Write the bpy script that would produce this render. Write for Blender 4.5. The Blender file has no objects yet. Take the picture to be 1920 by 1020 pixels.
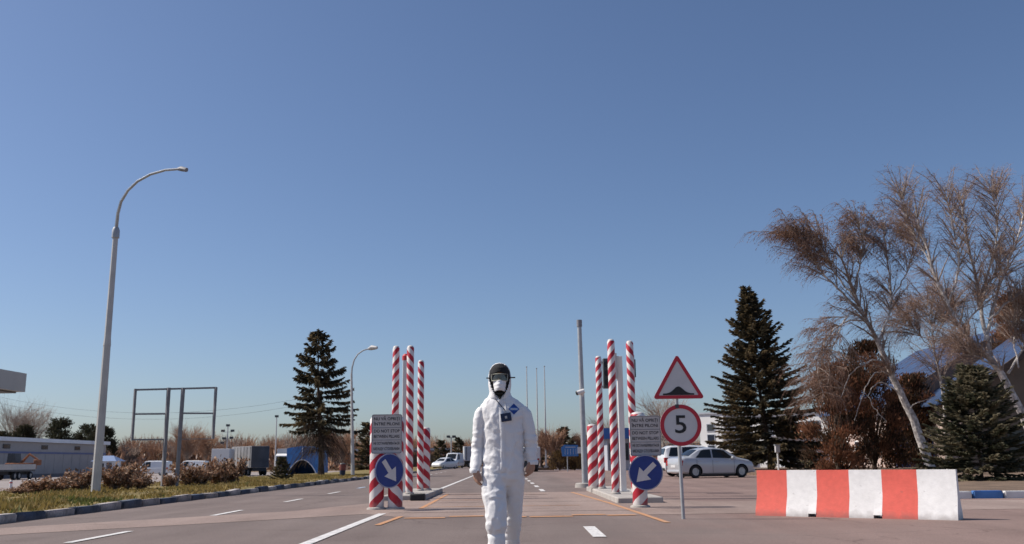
import bpy, bmesh, math, random
import numpy as np
from mathutils import Vector, Matrix, noise
from mathutils.bvhtree import BVHTree

R_ = math.radians
sc = bpy.context.scene
COL = sc.collection

# ------------------------------------------------------------------ camera, sky, sun, exposure
FPX, PITCH, ROLL, CAMZ = 1757.0, R_(11.4), 0.0118, 0.95
_f = Vector((0, math.cos(PITCH), math.sin(PITCH)))
_r0 = Vector((1, 0, 0)); _u0 = Vector((0, -math.sin(PITCH), math.cos(PITCH)))
_r = _r0 * math.cos(ROLL) - _u0 * math.sin(ROLL)
_u = _u0 * math.cos(ROLL) + _r0 * math.sin(ROLL)
CAMP = Vector((0, 0, CAMZ))
cd = bpy.data.cameras.new('camera'); cam = bpy.data.objects.new('camera', cd); COL.objects.link(cam)
cam.matrix_world = Matrix(((_r.x, _u.x, -_f.x, 0), (_r.y, _u.y, -_f.y, 0), (_r.z, _u.z, -_f.z, CAMZ), (0, 0, 0, 1)))
cd.sensor_width = 36.0; cd.lens = 36.0 * FPX / 1920.0
cd.clip_start = 0.1; cd.clip_end = 6000
cd.dof.use_dof = True; cd.dof.focus_distance = 9.0; cd.dof.aperture_fstop = 5.0
sc.camera = cam

SUN_EL, SUN_AZ = R_(47), R_(-8.5)      # shadows fall towards +X, slightly towards the camera
wd = bpy.data.worlds.new('World'); sc.world = wd; wd.use_nodes = True
nt = wd.node_tree; nt.nodes.clear()
sky = nt.nodes.new('ShaderNodeTexSky'); sky.sky_type = 'NISHITA'; sky.sun_disc = False
sky.sun_elevation = SUN_EL
sky.sun_rotation = R_(270) - SUN_AZ
sky.air_density = 0.9; sky.dust_density = 1.0; sky.ozone_density = 2.0; sky.altitude = 0
hs = nt.nodes.new('ShaderNodeHueSaturation'); hs.inputs['Saturation'].default_value = 1.0
tint = nt.nodes.new('ShaderNodeMix'); tint.data_type = 'RGBA'; tint.blend_type = 'MULTIPLY'
tint.inputs['Factor'].default_value = 1.0; tint.inputs['B'].default_value = (0.83, 0.885, 1.0, 1)
bg = nt.nodes.new('ShaderNodeBackground'); bg.inputs['Strength'].default_value = 0.10
wo = nt.nodes.new('ShaderNodeOutputWorld')
nt.links.new(sky.outputs[0], hs.inputs['Color'])
nt.links.new(hs.outputs[0], tint.inputs['A'])
nt.links.new(tint.outputs['Result'], bg.inputs['Color'])
nt.links.new(bg.outputs[0], wo.inputs['Surface'])

sl = bpy.data.lights.new('sun', 'SUN'); sl.energy = 5.0; sl.angle = R_(0.5); sl.color = (1.0, 0.93, 0.84)
so = bpy.data.objects.new('sun', sl); COL.objects.link(so); so.location = (-30, -5, 40)
_sd = Vector((math.cos(SUN_EL) * math.cos(SUN_AZ), math.cos(SUN_EL) * math.sin(SUN_AZ), -math.sin(SUN_EL)))
so.rotation_euler = _sd.to_track_quat('-Z', 'Y').to_euler()

vs = sc.view_settings
vs.view_transform = 'Standard'; vs.look = 'None'; vs.gamma = 1.0; vs.exposure = 0.06; vs.use_curve_mapping = False
sc.cycles.max_bounces = 5; sc.cycles.diffuse_bounces = 2; sc.cycles.glossy_bounces = 2; sc.cycles.transparent_max_bounces = 4

# ------------------------------------------------------------------ helpers
def ray(px, py):
    return _f + _r * ((px - 960) / FPX) + _u * ((510 - py) / FPX)
def at(px, py, D):
    """world point seen at photo pixel (px,py) at distance Y=D"""
    d = ray(px, py); return CAMP + d * (D / d.y)
def gx(px, D):
    """x of a ground point at distance D seen at photo column px"""
    y = 865
    for _ in range(6):
        p = at(px, y, D); y += (p.z) * FPX / D
    return at(px, y, D).x

def tag(o, label=None, cat=None, group=None, kind=None):
    if label: o['label'] = label
    if cat: o['category'] = cat
    if group: o['group'] = group
    if kind: o['kind'] = kind
    return o
def thing(name, label, cat, loc=(0, 0, 0), rz=0.0, group=None):
    o = bpy.data.objects.new(name, None); COL.objects.link(o); o.empty_display_size = 0.1
    o.location = loc; o.rotation_euler = (0, 0, rz)
    return tag(o, label, cat, group)
def kids(o): return [c for c in bpy.data.objects if c.parent == o]
def dup(root, loc, rz=None, scale=None, label=None, group=None):
    r = root.copy(); COL.objects.link(r); r.location = loc
    if rz is not None: r.rotation_euler = (0, 0, rz)
    if scale is not None: r.scale = (scale,) * 3 if not hasattr(scale, '__len__') else scale
    if label: r['label'] = label
    if group: r['group'] = group
    for ch in kids(root):
        c = ch.copy(); COL.objects.link(c); c.parent = r
        for g in kids(ch):
            d = g.copy(); COL.objects.link(d); d.parent = c
    return r
def link_mesh(name, me, parent=None, loc=(0, 0, 0), label=None):
    o = bpy.data.objects.new(name, me); COL.objects.link(o); o.location = loc
    if parent is not None: o.parent = parent
    if label: o['label'] = label
    return o

class MB:
    def __init__(s): s.v, s.f, s.m = [], [], []
    def add(s, v, f, m=0):
        b = len(s.v); s.v += [tuple(p) for p in v]
        s.f += [tuple(i + b for i in q) for q in f]; s.m += [m] * len(f); return s
    def box(s, lo, hi, m=0, M=None):
        x0, y0, z0 = lo; x1, y1, z1 = hi
        v = [Vector(p) for p in ((x0,y0,z0),(x1,y0,z0),(x1,y1,z0),(x0,y1,z0),(x0,y0,z1),(x1,y0,z1),(x1,y1,z1),(x0,y1,z1))]
        if M is not None: v = [M @ p for p in v]
        return s.add(v, [(0,3,2,1),(4,5,6,7),(0,1,5,4),(1,2,6,5),(2,3,7,6),(3,0,4,7)], m)
    def tube(s, pts, rads, n=8, m=0, caps=True):
        pts = [Vector(p) for p in pts]
        if not hasattr(rads, '__len__'): rads = [rads] * len(pts)
        V, F = [], []; prev = None
        for i, p in enumerate(pts):
            a = pts[max(i - 1, 0)]; b = pts[min(i + 1, len(pts) - 1)]
            t = (b - a).normalized()
            if prev is None:
                x = t.orthogonal().normalized()
                if abs(t.z) > .9: x = (Vector((1,0,0)) - t * t.x).normalized()
            else:
                x = (prev - t * prev.dot(t)).normalized()
            prev = x; y = t.cross(x)
            for k in range(n):
                an = 2 * math.pi * k / n
                V.append(p + (x * math.cos(an) + y * math.sin(an)) * rads[i])
        for i in range(len(pts) - 1):
            for k in range(n):
                k2 = (k + 1) % n
                F.append((i*n+k, i*n+k2, (i+1)*n+k2, (i+1)*n+k))
        if caps:
            F.append(tuple(range(n - 1, -1, -1))); F.append(tuple((len(pts)-1)*n + k for k in range(n)))
        return s.add(V, F, m)
    def prism(s, poly, y0, y1, m=0, M=None):
        """outline in XZ extruded along Y"""
        n = len(poly)
        v = [Vector((p[0], y0, p[1])) for p in poly] + [Vector((p[0], y1, p[1])) for p in poly]
        if M is not None: v = [M @ p for p in v]
        f = [tuple(range(n)), tuple(range(2*n-1, n-1, -1))] + [(i+n, (i+1)%n+n, (i+1)%n, i) for i in range(n)]
        return s.add(v, f, m)
    def quad(s, a, b, c, d, m=0): return s.add([a, b, c, d], [(0, 1, 2, 3)], m)
    def rings(s, R, n=16, m=0, caps=True):
        """elliptical horizontal rings (x,y,z,rx,ry)"""
        V, F = [], []
        for (x, y, z, rx, ry) in R:
            for k in range(n):
                a = 2 * math.pi * k / n; V.append((x + rx * math.cos(a), y + ry * math.sin(a), z))
        for i in range(len(R) - 1):
            for k in range(n):
                k2 = (k+1) % n; F.append((i*n+k, i*n+k2, (i+1)*n+k2, (i+1)*n+k))
        if caps:
            F.append(tuple(range(n-1, -1, -1))); F.append(tuple((len(R)-1)*n + k for k in range(n)))
        return s.add(V, F, m)
    def mesh(s, name, mats, smooth=35):
        me = bpy.data.meshes.new(name); me.from_pydata(s.v, [], s.f)
        for x in (mats if isinstance(mats, (list, tuple)) else [mats]): me.materials.append(x)
        me.polygons.foreach_set('material_index', s.m)
        bm = bmesh.new(); bm.from_mesh(me); bmesh.ops.recalc_face_normals(bm, faces=bm.faces); bm.to_mesh(me); bm.free()
        if smooth:
            me.shade_smooth(); me.set_sharp_from_angle(angle=R_(smooth))
        me.update(); return me
    def build(s, name, mats, parent=None, loc=(0, 0, 0), label=None, smooth=35, bevel=0):
        o = link_mesh(name, s.mesh(name, mats, smooth), parent, loc, label)
        if bevel:
            b = o.modifiers.new('bevel', 'BEVEL'); b.width = bevel; b.segments = 2; b.limit_method = 'ANGLE'
        return o

def np_mesh(name, V, F, mats, mi=None, smooth=False):
    """numpy verts (n,3), faces (m,k)"""
    me = bpy.data.meshes.new(name)
    V = np.asarray(V, dtype=np.float32).reshape(-1, 3); F = np.asarray(F, dtype=np.int32)
    k = F.shape[1]; nf = len(F)
    me.vertices.add(len(V)); me.vertices.foreach_set('co', V.ravel())
    me.loops.add(nf * k); me.loops.foreach_set('vertex_index', F.ravel())
    me.polygons.add(nf); me.polygons.foreach_set('loop_start', np.arange(0, nf * k, k, dtype=np.int32))
    for x in (mats if isinstance(mats, (list, tuple)) else [mats]): me.materials.append(x)
    if mi is not None: me.polygons.foreach_set('material_index', np.asarray(mi, dtype=np.int32))
    if smooth: me.polygons.foreach_set('use_smooth', np.ones(nf, dtype=bool))
    me.update(calc_edges=True); me.validate(); return me

def blades(P, D, L, W, rng, cross=2, taper=0.5):
    """leaf/needle spray quads at P along D"""
    n = len(P); D = D / (np.linalg.norm(D, axis=1, keepdims=True) + 1e-9)
    Vs, Fs = [], []
    a = rng.normal(size=(n, 3)); S = np.cross(D, a); S /= (np.linalg.norm(S, axis=1, keepdims=True) + 1e-9)
    T = np.cross(D, S)
    L = np.asarray(L).reshape(-1, 1) * np.ones((n, 1)); W = np.asarray(W).reshape(-1, 1) * np.ones((n, 1))
    for c in range(cross):
        S2 = S if c == 0 else T
        v = np.stack([P, P + D*L*.45 + S2*W*.5, P + D*L, P + D*L*.45 - S2*W*.5], axis=1)
        Vs.append(v.reshape(-1, 3)); Fs.append(np.arange(n*4).reshape(n, 4) + c*n*4)
    return np.concatenate(Vs), np.concatenate(Fs)

def strands(P, r0, r1, sides=3):
    """P (n,k,3) polylines -> thin tubes"""
    n, k, _ = P.shape
    T = np.gradient(P, axis=1); T /= (np.linalg.norm(T, axis=2, keepdims=True) + 1e-9)
    ref = np.zeros_like(T); ref[..., 0] = .31; ref[..., 1] = .9; ref[..., 2] = .29
    A = np.cross(T, ref); A /= (np.linalg.norm(A, axis=2, keepdims=True) + 1e-9); B = np.cross(T, A)
    t = np.linspace(0, 1, k).reshape(1, k, 1)
    r0 = np.asarray(r0).reshape(-1, 1, 1); r1 = np.asarray(r1).reshape(-1, 1, 1)
    r = r0 * (1 - t) + r1 * t
    V = np.stack([P + (A*math.cos(2*math.pi*s/sides) + B*math.sin(2*math.pi*s/sides)) * r for s in range(sides)], axis=2)
    idx = np.arange(n*k*sides).reshape(n, k, sides)
    q = [np.stack([idx[:, :-1, s], idx[:, :-1, (s+1) % sides], idx[:, 1:, (s+1) % sides], idx[:, 1:, s]], axis=-1).reshape(-1, 4) for s in range(sides)]
    return V.reshape(-1, 3), np.concatenate(q)

def join_np(parts):
    """[(V,F,mi)] -> V,F,mi"""
    V, F, M, b = [], [], [], 0
    for v, f, m in parts:
        V.append(v); F.append(f + b); M.append(np.full(len(f), m)); b += len(v)
    return np.concatenate(V), np.concatenate(F), np.concatenate(M)

# ------------------------------------------------------------------ materials
def mat(name, col, rough=.6, var=.12, scale=4.0, bump=0.0, bscale=60.0, metal=0.0, col2=None, spec=.4, detail=5, trans=0.0, coat=0.0, fine=0.0, fscale=120.):
    m = bpy.data.materials.new(name); m.use_nodes = True; t = m.node_tree; N = t.nodes; Lk = t.links
    p = N['Principled BSDF']; p.inputs['Roughness'].default_value = rough; p.inputs['Metallic'].default_value = metal
    p.inputs['Specular IOR Level'].default_value = spec
    if coat: p.inputs['Coat Weight'].default_value = coat; p.inputs['Coat Roughness'].default_value = .05
    tc = N.new('ShaderNodeTexCoord'); nz = N.new('ShaderNodeTexNoise'); nz.inputs['Scale'].default_value = scale; nz.inputs['Detail'].default_value = detail
    Lk.new(tc.outputs['Object'], nz.inputs['Vector'])
    cr = N.new('ShaderNodeValToRGB'); cr.color_ramp.elements[0].position = .32; cr.color_ramp.elements[1].position = .68
    a = [c * (1 - var) for c in col]; b = [min(1, c * (1 + var)) for c in col] if col2 is None else col2
    if col2 is not None: a = col
    cr.color_ramp.elements[0].color = (*a, 1); cr.color_ramp.elements[1].color = (*b, 1)
    Lk.new(nz.outputs['Fac'], cr.inputs['Fac']); out = cr.outputs['Color']
    if fine:
        n2 = N.new('ShaderNodeTexNoise'); n2.inputs['Scale'].default_value = fscale; n2.inputs['Detail'].default_value = 3
        Lk.new(tc.outputs['Object'], n2.inputs['Vector'])
        mr = N.new('ShaderNodeMapRange'); mr.inputs['From Min'].default_value = .3; mr.inputs['From Max'].default_value = .7
        mr.inputs['To Min'].default_value = 1 - fine; mr.inputs['To Max'].default_value = 1 + fine
        Lk.new(n2.outputs['Fac'], mr.inputs['Value'])
        mx = N.new('ShaderNodeMix'); mx.data_type = 'RGBA'; mx.blend_type = 'MULTIPLY'; mx.inputs['Factor'].default_value = 1
        Lk.new(out, mx.inputs['A']); Lk.new(mr.outputs['Result'], mx.inputs['B']); out = mx.outputs['Result']
    Lk.new(out, p.inputs['Base Color'])
    if bump:
        n3 = N.new('ShaderNodeTexNoise'); n3.inputs['Scale'].default_value = bscale; n3.inputs['Detail'].default_value = 4
        Lk.new(tc.outputs['Object'], n3.inputs['Vector'])
        bp = N.new('ShaderNodeBump'); bp.inputs['Strength'].default_value = bump; bp.inputs['Distance'].default_value = .02
        Lk.new(n3.outputs['Fac'], bp.inputs['Height']); Lk.new(bp.outputs['Normal'], p.inputs['Normal'])
    if trans:
        tr = N.new('ShaderNodeBsdfTranslucent'); ms = N.new('ShaderNodeMixShader'); ms.inputs[0].default_value = trans
        Lk.new(out, tr.inputs['Color']); Lk.new(p.outputs[0], ms.inputs[1]); Lk.new(tr.outputs[0], ms.inputs[2])
        Lk.new(ms.outputs[0], N['Material Output'].inputs['Surface'])
    return m

def striped(name, pitch, turns, c1, c2):
    """two-start helical painted stripes"""
    m = mat(name, c1, .45, .06, 3.0); t = m.node_tree; N = t.nodes; Lk = t.links
    p = N['Principled BSDF']; base = p.inputs['Base Color'].links[0].from_socket
    tc = N.new('ShaderNodeTexCoord'); sx = N.new('ShaderNodeSeparateXYZ'); Lk.new(tc.outputs['Object'], sx.inputs[0])
    def M(op, a, b=None):
        n = N.new('ShaderNodeMath'); n.operation = op
        for i, x in enumerate((a, b)):
            if x is None: continue
            if isinstance(x, (int, float)): n.inputs[i].default_value = x
            else: Lk.new(x, n.inputs[i])
        return n.outputs[0]
    ang = M('MULTIPLY', M('ARCTAN2', sx.outputs['Y'], sx.outputs['X']), turns / (2 * math.pi))
    nz = N.new('ShaderNodeTexNoise'); nz.inputs['Scale'].default_value = 9; Lk.new(tc.outputs['Object'], nz.inputs['Vector'])
    wob = M('MULTIPLY', M('SUBTRACT', nz.outputs['Fac'], .5), .10)
    v = M('FRACT', M('ADD', M('ADD', M('DIVIDE', sx.outputs['Z'], pitch), ang), M('ADD', wob, 20.0)))
    g = M('GREATER_THAN', v, .49)
    n2 = N.new('ShaderNodeTexNoise'); n2.inputs['Scale'].default_value = 5; n2.inputs['Detail'].default_value = 6; Lk.new(tc.outputs['Object'], n2.inputs['Vector'])
    rr = N.new('ShaderNodeValToRGB'); rr.color_ramp.elements[0].position = .3; rr.color_ramp.elements[1].position = .7
    rr.color_ramp.elements[0].color = (*[c * .8 for c in c2], 1); rr.color_ramp.elements[1].color = (*[c * 1.15 for c in c2], 1)
    Lk.new(n2.outputs['Fac'], rr.inputs['Fac'])
    mx = N.new('ShaderNodeMix'); mx.data_type = 'RGBA'; Lk.new(g, mx.inputs['Factor']); Lk.new(base, mx.inputs['A']); Lk.new(rr.outputs[0], mx.inputs['B'])
    Lk.new(mx.outputs['Result'], p.inputs['Base Color'])
    return m

def asphalt(name, c1, c2, crack=True, right=None):
    m = bpy.data.materials.new(name); m.use_nodes = True; t = m.node_tree; N = t.nodes; Lk = t.links
    p = N['Principled BSDF']; p.inputs['Roughness'].default_value = .9; p.inputs['Specular IOR Level'].default_value = .2
    tc = N.new('ShaderNodeTexCoord')
    def nz(scale, det=5, sxy=None):
        n = N.new('ShaderNodeTexNoise'); n.inputs['Scale'].default_value = scale; n.inputs['Detail'].default_value = det
        if sxy:
            mp = N.new('ShaderNodeMapping'); mp.inputs['Scale'].default_value = sxy; Lk.new(tc.outputs['Object'], mp.inputs[0]); Lk.new(mp.outputs[0], n.inputs['Vector'])
        else: Lk.new(tc.outputs['Object'], n.inputs['Vector'])
        return n.outputs['Fac']
    def ramp(f, p0, p1, a, b):
        r = N.new('ShaderNodeValToRGB'); r.color_ramp.elements[0].position = p0; r.color_ramp.elements[1].position = p1
        r.color_ramp.elements[0].color = (*a, 1); r.color_ramp.elements[1].color = (*b, 1); Lk.new(f, r.inputs[0]); return r.outputs[0]
    def mul(a, b):
        x = N.new('ShaderNodeMix'); x.data_type = 'RGBA'; x.blend_type = 'MULTIPLY'; x.inputs['Factor'].default_value = 1
        Lk.new(a, x.inputs['A']); Lk.new(b, x.inputs['B']); return x.outputs['Result']
    o = ramp(nz(.35, 6), .3, .7, c1, c2)
    if right:
        sx = N.new('ShaderNodeSeparateXYZ'); Lk.new(tc.outputs['Object'], sx.inputs[0])
        ad = N.new('ShaderNodeMath'); ad.operation = 'MULTIPLY_ADD'; ad.inputs[1].default_value = 5.0; Lk.new(nz(.5, 6), ad.inputs[0]); Lk.new(sx.outputs['X'], ad.inputs[2])
        mr = N.new('ShaderNodeMapRange'); mr.interpolation_type = 'SMOOTHSTEP'; mr.inputs['From Min'].default_value = 3.2; mr.inputs['From Max'].default_value = 7.0; Lk.new(ad.outputs[0], mr.inputs['Value'])
        x = N.new('ShaderNodeMix'); x.data_type = 'RGBA'; x.blend_type = 'MULTIPLY'; Lk.new(mr.outputs['Result'], x.inputs['Factor']); Lk.new(o, x.inputs['A']); x.inputs['B'].default_value = (*right, 1); o = x.outputs['Result']
    o = mul(o, ramp(nz(1.2, 4, (1.0, .06, 1)), .3, .7, (.86, .86, .86), (1.1, 1.1, 1.1)))      # wheel tracks along the road
    o = mul(o, ramp(nz(70, 2), .35, .65, (.72, .72, .72), (1.25, 1.24, 1.22)))                    # aggregate
    o = mul(o, ramp(nz(22, 3), .3, .7, (.9, .9, .9), (1.1, 1.1, 1.1)))
    if crack:
        vo = N.new('ShaderNodeTexVoronoi'); vo.feature = 'DISTANCE_TO_EDGE'; vo.inputs['Scale'].default_value = .33
        dn = N.new('ShaderNodeTexNoise'); dn.inputs['Scale'].default_value = 1.5; dn.inputs['Detail'].default_value = 5; Lk.new(tc.outputs['Object'], dn.inputs['Vector'])
        av = N.new('ShaderNodeMix'); av.data_type = 'RGBA'; av.inputs['Factor'].default_value = .35
        Lk.new(tc.outputs['Object'], av.inputs['A']); Lk.new(dn.outputs['Color'], av.inputs['B']); Lk.new(av.outputs['Result'], vo.inputs['Vector'])
        o = mul(o, ramp(vo.outputs['Distance'], .0, .004, (.72, .7, .7), (1, 1, 1)))
    o = mul(o, ramp(nz(.8, 7), .60, .74, (1, 1, 1), (.80, .79, .78)))                              # oil and water stains
    o = mul(o, ramp(nz(3.1, 3), .70, .74, (1, 1, 1), (.82, .81, .80)))
    Lk.new(o, p.inputs['Base Color'])
    bp = N.new('ShaderNodeBump'); bp.inputs['Strength'].default_value = .35; bp.inputs['Distance'].default_value = .012
    Lk.new(nz(90, 2), bp.inputs['Height']); Lk.new(bp.outputs[0], p.inputs['Normal'])
    return m

M = {}
M['asphalt'] = asphalt('asphalt', (.165, .130, .120), (.20, .161, .148), right=(1.28, 1.14, 1.10))
M['forecourt'] = asphalt('forecourt_asphalt', (.20, .148, .132), (.255, .19, .17), False)
M['lot'] = asphalt('lot_asphalt', (.27, .235, .225), (.33, .29, .275), False)
M['slab'] = asphalt('worn_concrete', (.26, .195, .172), (.315, .245, .217), False)
M['marking'] = mat('marking_white', (.62, .60, .58), .7, .2, 6, fine=.25, fscale=40)
M['marking_orange'] = mat('marking_orange', (.55, .25, .10), .8, .25, 5, col2=(.42, .26, .17), fine=.2, fscale=30)
M['marking_blue'] = mat('marking_blue', (.45, .55, .68), .7, .2, 6)
M['soil'] = mat('soil', (.16, .11, .075), .95, .3, 1.3, .5, 30, fine=.2, fscale=20)
M['turf'] = mat('turf', (.22, .15, .05), .95, .3, .8, .5, 30, col2=(.13, .11, .03), fine=.3, fscale=15)
M['far_ground'] = mat('far_ground', (.26, .19, .13), .95, .3, .05)
M['concrete'] = mat('concrete', (.40, .37, .34), .85, .15, 3, .3, 50, fine=.1)
M['kerb_white'] = mat('kerb_white', (.40, .365, .35), .8, .25, 3, .2, 40, fine=.15, fscale=30)
M['kerb_navy'] = mat('kerb_navy', (.035, .06, .11), .75, .35, 3, .2, 40, fine=.15, fscale=30)
M['kerb_blue'] = mat('kerb_blue', (.08, .20, .45), .7, .2, 3, .2, 40)
M['white_paint'] = mat('white_paint', (.72, .70, .68), .5, .07, 3)
M['steel'] = mat('galvanised_steel', (.42, .43, .44), .45, .12, 5, metal=.35, spec=.5)
M['pole_grey'] = mat('pole_grey', (.52, .51, .50), .55, .1, 2.5, .1, 20)
M['frame_grey'] = mat('frame_grey', (.23, .23, .25), .6, .12, 5)
M['dark_steel'] = mat('dark_steel', (.07, .075, .08), .5, .2, 5)
M['black'] = mat('black', (.02, .02, .022), .55, .2, 20)
M['rubber'] = mat('rubber', (.025, .025, .027), .8, .2, 20)
M['red'] = mat('red_paint', (.52, .04, .045), .45, .1, 4)
M['sign_red'] = mat('sign_red', (.50, .025, .045), .4, .06, 4)
M['sign_white'] = mat('sign_white', (.62, .61, .60), .45, .05, 6)
M['sign_grey'] = mat('sign_grey', (.50, .48, .46), .5, .07, 6)
M['sign_blue'] = mat('sign_blue', (.018, .045, .22), .4, .08, 6)
M['barrier_red'] = mat('barrier_red', (.74, .125, .09), .55, .05, 3, .12, 40, fine=.05, fscale=12)
M['barrier_white'] = mat('barrier_white', (.80, .78, .76), .6, .04, 3, .12, 40, fine=.05, fscale=12)
M['suit'] = mat('suit_fabric', (.91, .895, .89), .5, .02, 8, .15, 45, trans=.12)
M['skin'] = mat('skin', (.42, .24, .17), .5, .12, 30)
M['mask'] = mat('mask_fabric', (.86, .85, .85), .7, .03, 40, .2, 90)
M['knit'] = mat('black_knit', (.018, .018, .02), .9, .2, 60, .3, 120)
M['navy'] = mat('navy_card', (.012, .022, .06), .4, .1, 20)
M['emblem_blue'] = mat('emblem_blue', (.02, .07, .30), .5, .1, 30)
M['car_silver'] = mat('car_silver', (.47, .48, .50), .28, .03, 2, metal=.15, coat=.8)
M['car_white'] = mat('car_white', (.74, .74, .74), .3, .03, 2, coat=.8)
M['window'] = mat('car_window', (.014, .017, .019), .08, .1, 2, spec=.45)
M['lamp_red'] = mat('lamp_red', (.35, .02, .02), .2, .1, 5)
M['lamp_clear'] = mat('lamp_clear', (.6, .62, .64), .12, .05, 5, spec=.8)
M['rim'] = mat('wheel_rim', (.45, .46, .47), .35, .08, 10, metal=.5)
M['clad_grey'] = mat('clad_grey', (.37, .345, .34), .6, .05, .6)
M['clad_pale'] = mat('clad_pale', (.74, .76, .80), .5, .06, .6)
M['clad_blue'] = mat('clad_blue', (.12, .15, .30), .5, .08, .6)
M['canopy_white'] = mat('canopy_white', (.52, .50, .49), .5, .06, .6)
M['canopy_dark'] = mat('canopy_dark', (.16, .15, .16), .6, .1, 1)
M['roof_blue'] = mat('roof_blue', (.045, .075, .15), .45, .15, 1.0)
M['tarp_blue'] = mat('tarp_blue', (.05, .17, .42), .6, .2, 1.2, .5, 3)
M['tarp_grey'] = mat('tarp_grey', (.24, .235, .24), .7, .25, .7, .5, 3)
M['tarp_dark'] = mat('tarp_dark', (.07, .07, .075), .7, .25, .7, .4, 3)
M['wall_white'] = mat('wall_white', (.74, .73, .71), .8, .05, .5)
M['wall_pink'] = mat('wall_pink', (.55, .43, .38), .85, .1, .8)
M['wall_grey'] = mat('wall_grey', (.42, .44, .48), .85, .08, .8)
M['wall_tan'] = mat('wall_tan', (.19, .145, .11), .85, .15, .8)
M['timber'] = mat('timber', (.10, .07, .055), .8, .25, 3)
M['rust'] = mat('rust_load', (.30, .13, .07), .9, .3, 4)
M['bin_red'] = mat('bin_red', (.20, .06, .05), .6, .2, 6)
M['bin_navy'] = mat('bin_navy', (.02, .03, .06), .6, .2, 6)
M['bark'] = mat('conifer_bark', (.085, .06, .045), .95, .35, 6, .6, 20)
M['birch_bark'] = mat('birch_bark', (.66, .61, .56), .8, .3, 4, .3, 25, col2=(.30, .26, .24), fine=.45, fscale=9)
M['limb_brown'] = mat('limb_brown', (.33, .27, .235), .9, .3, 3)
M['twig'] = mat('birch_twig', (.27, .175, .135), .9, .3, 1.5)
M['catkin'] = mat('catkin', (.27, .15, .095), .9, .35, 1.5, trans=.25)
M['needle_dark'] = mat('needle_dark', (.080, .070, .046), .75, .35, 2, trans=.3, spec=.25)
M['needle_tan'] = mat('needle_tan', (.22, .165, .09), .75, .35, 2, trans=.3, spec=.25)  # natural variety, plus sunlit branch tips put into the colour
M['needle_blue'] = mat('needle_blue', (.23, .20, .13), .7, .35, 2, trans=.3, spec=.25)  # low spruce's lighter needles; sunlit tiers are put into this colour
M['needle_green'] = mat('needle_green', (.075, .078, .048), .75, .35, 2, trans=.3, spec=.25)
M['thuja'] = mat('thuja_brown', (.30, .145, .082), .85, .35, 1.5, trans=.2, spec=.2)
M['thuja_dark'] = mat('thuja_dark', (.10, .062, .038), .85, .35, 1.5, trans=.2, spec=.2)
M['dry_leaf'] = mat('dry_leaf', (.30, .165, .10), .8, .35, 3, trans=.25, spec=.25)
M['dry_leaf_pale'] = mat('dry_leaf_pale', (.46, .31, .21), .8, .3, 3, trans=.25, spec=.25)
M['wood_brown'] = mat('wood_brown', (.30, .165, .11), .95, .3, .08, col2=(.38, .215, .12))
M['wood_grey'] = mat('wood_grey', (.33, .25, .205), .95, .3, .08)
M['grass_dry'] = mat('grass_dry', (.31, .22, .085), .8, .3, .7, trans=.3, col2=(.24, .18, .05))
M['grass_green'] = mat('grass_green', (.12, .13, .035), .8, .3, .7, trans=.3)
M['hedge'] = mat('hedge', (.22, .14, .055), .85, .3, 2, trans=.2)
M['wire'] = mat('wire', (.10, .10, .11), .6, .1, 2)
M['glass_dark'] = mat('window_glass', (.03, .035, .045), .1, .15, 1, spec=.7)

def grime(m, h, strength=.55, scale=7, col=(.20, .17, .15), chips=.0):
    """road dirt splashed on the foot of a painted thing, plus a few scuffs"""
    t = m.node_tree; N = t.nodes; Lk = t.links; p = N['Principled BSDF']; src = p.inputs['Base Color'].links[0].from_socket
    tc = N.new('ShaderNodeTexCoord'); sx = N.new('ShaderNodeSeparateXYZ'); Lk.new(tc.outputs['Object'], sx.inputs[0])
    n = N.new('ShaderNodeTexNoise'); n.inputs['Scale'].default_value = scale; n.inputs['Detail'].default_value = 7; Lk.new(tc.outputs['Object'], n.inputs['Vector'])
    a = N.new('ShaderNodeMath'); a.operation = 'MULTIPLY_ADD'; a.inputs[1].default_value = -h * 2.2; Lk.new(n.outputs['Fac'], a.inputs[0]); Lk.new(sx.outputs['Z'], a.inputs[2])
    mr = N.new('ShaderNodeMapRange'); mr.inputs['From Min'].default_value = 0; mr.inputs['From Max'].default_value = -h; mr.inputs['To Min'].default_value = 0; mr.inputs['To Max'].default_value = strength
    Lk.new(a.outputs[0], mr.inputs['Value']); fac = mr.outputs['Result']
    if chips:
        n2 = N.new('ShaderNodeTexNoise'); n2.inputs['Scale'].default_value = scale * 1.7; n2.inputs['Detail'].default_value = 9; Lk.new(tc.outputs['Object'], n2.inputs['Vector'])
        m2 = N.new('ShaderNodeMapRange'); m2.inputs['From Min'].default_value = .66; m2.inputs['From Max'].default_value = .72; m2.inputs['To Max'].default_value = chips; Lk.new(n2.outputs['Fac'], m2.inputs['Value'])
        mm = N.new('ShaderNodeMath'); mm.operation = 'MAXIMUM'; Lk.new(fac, mm.inputs[0]); Lk.new(m2.outputs['Result'], mm.inputs[1]); fac = mm.outputs[0]
    x = N.new('ShaderNodeMix'); x.data_type = 'RGBA'; Lk.new(fac, x.inputs['Factor']); Lk.new(src, x.inputs['A']); x.inputs['B'].default_value = (*col, 1)
    Lk.new(x.outputs['Result'], p.inputs['Base Color'])
grime(M['barrier_red'], .10, .6, 8, (.30, .13, .11), .35); grime(M['barrier_white'], .10, .6, 8, (.36, .32, .30), .45)
# ================================================================== SETTING
rng = np.random.default_rng(7); random.seed(7)

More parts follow.
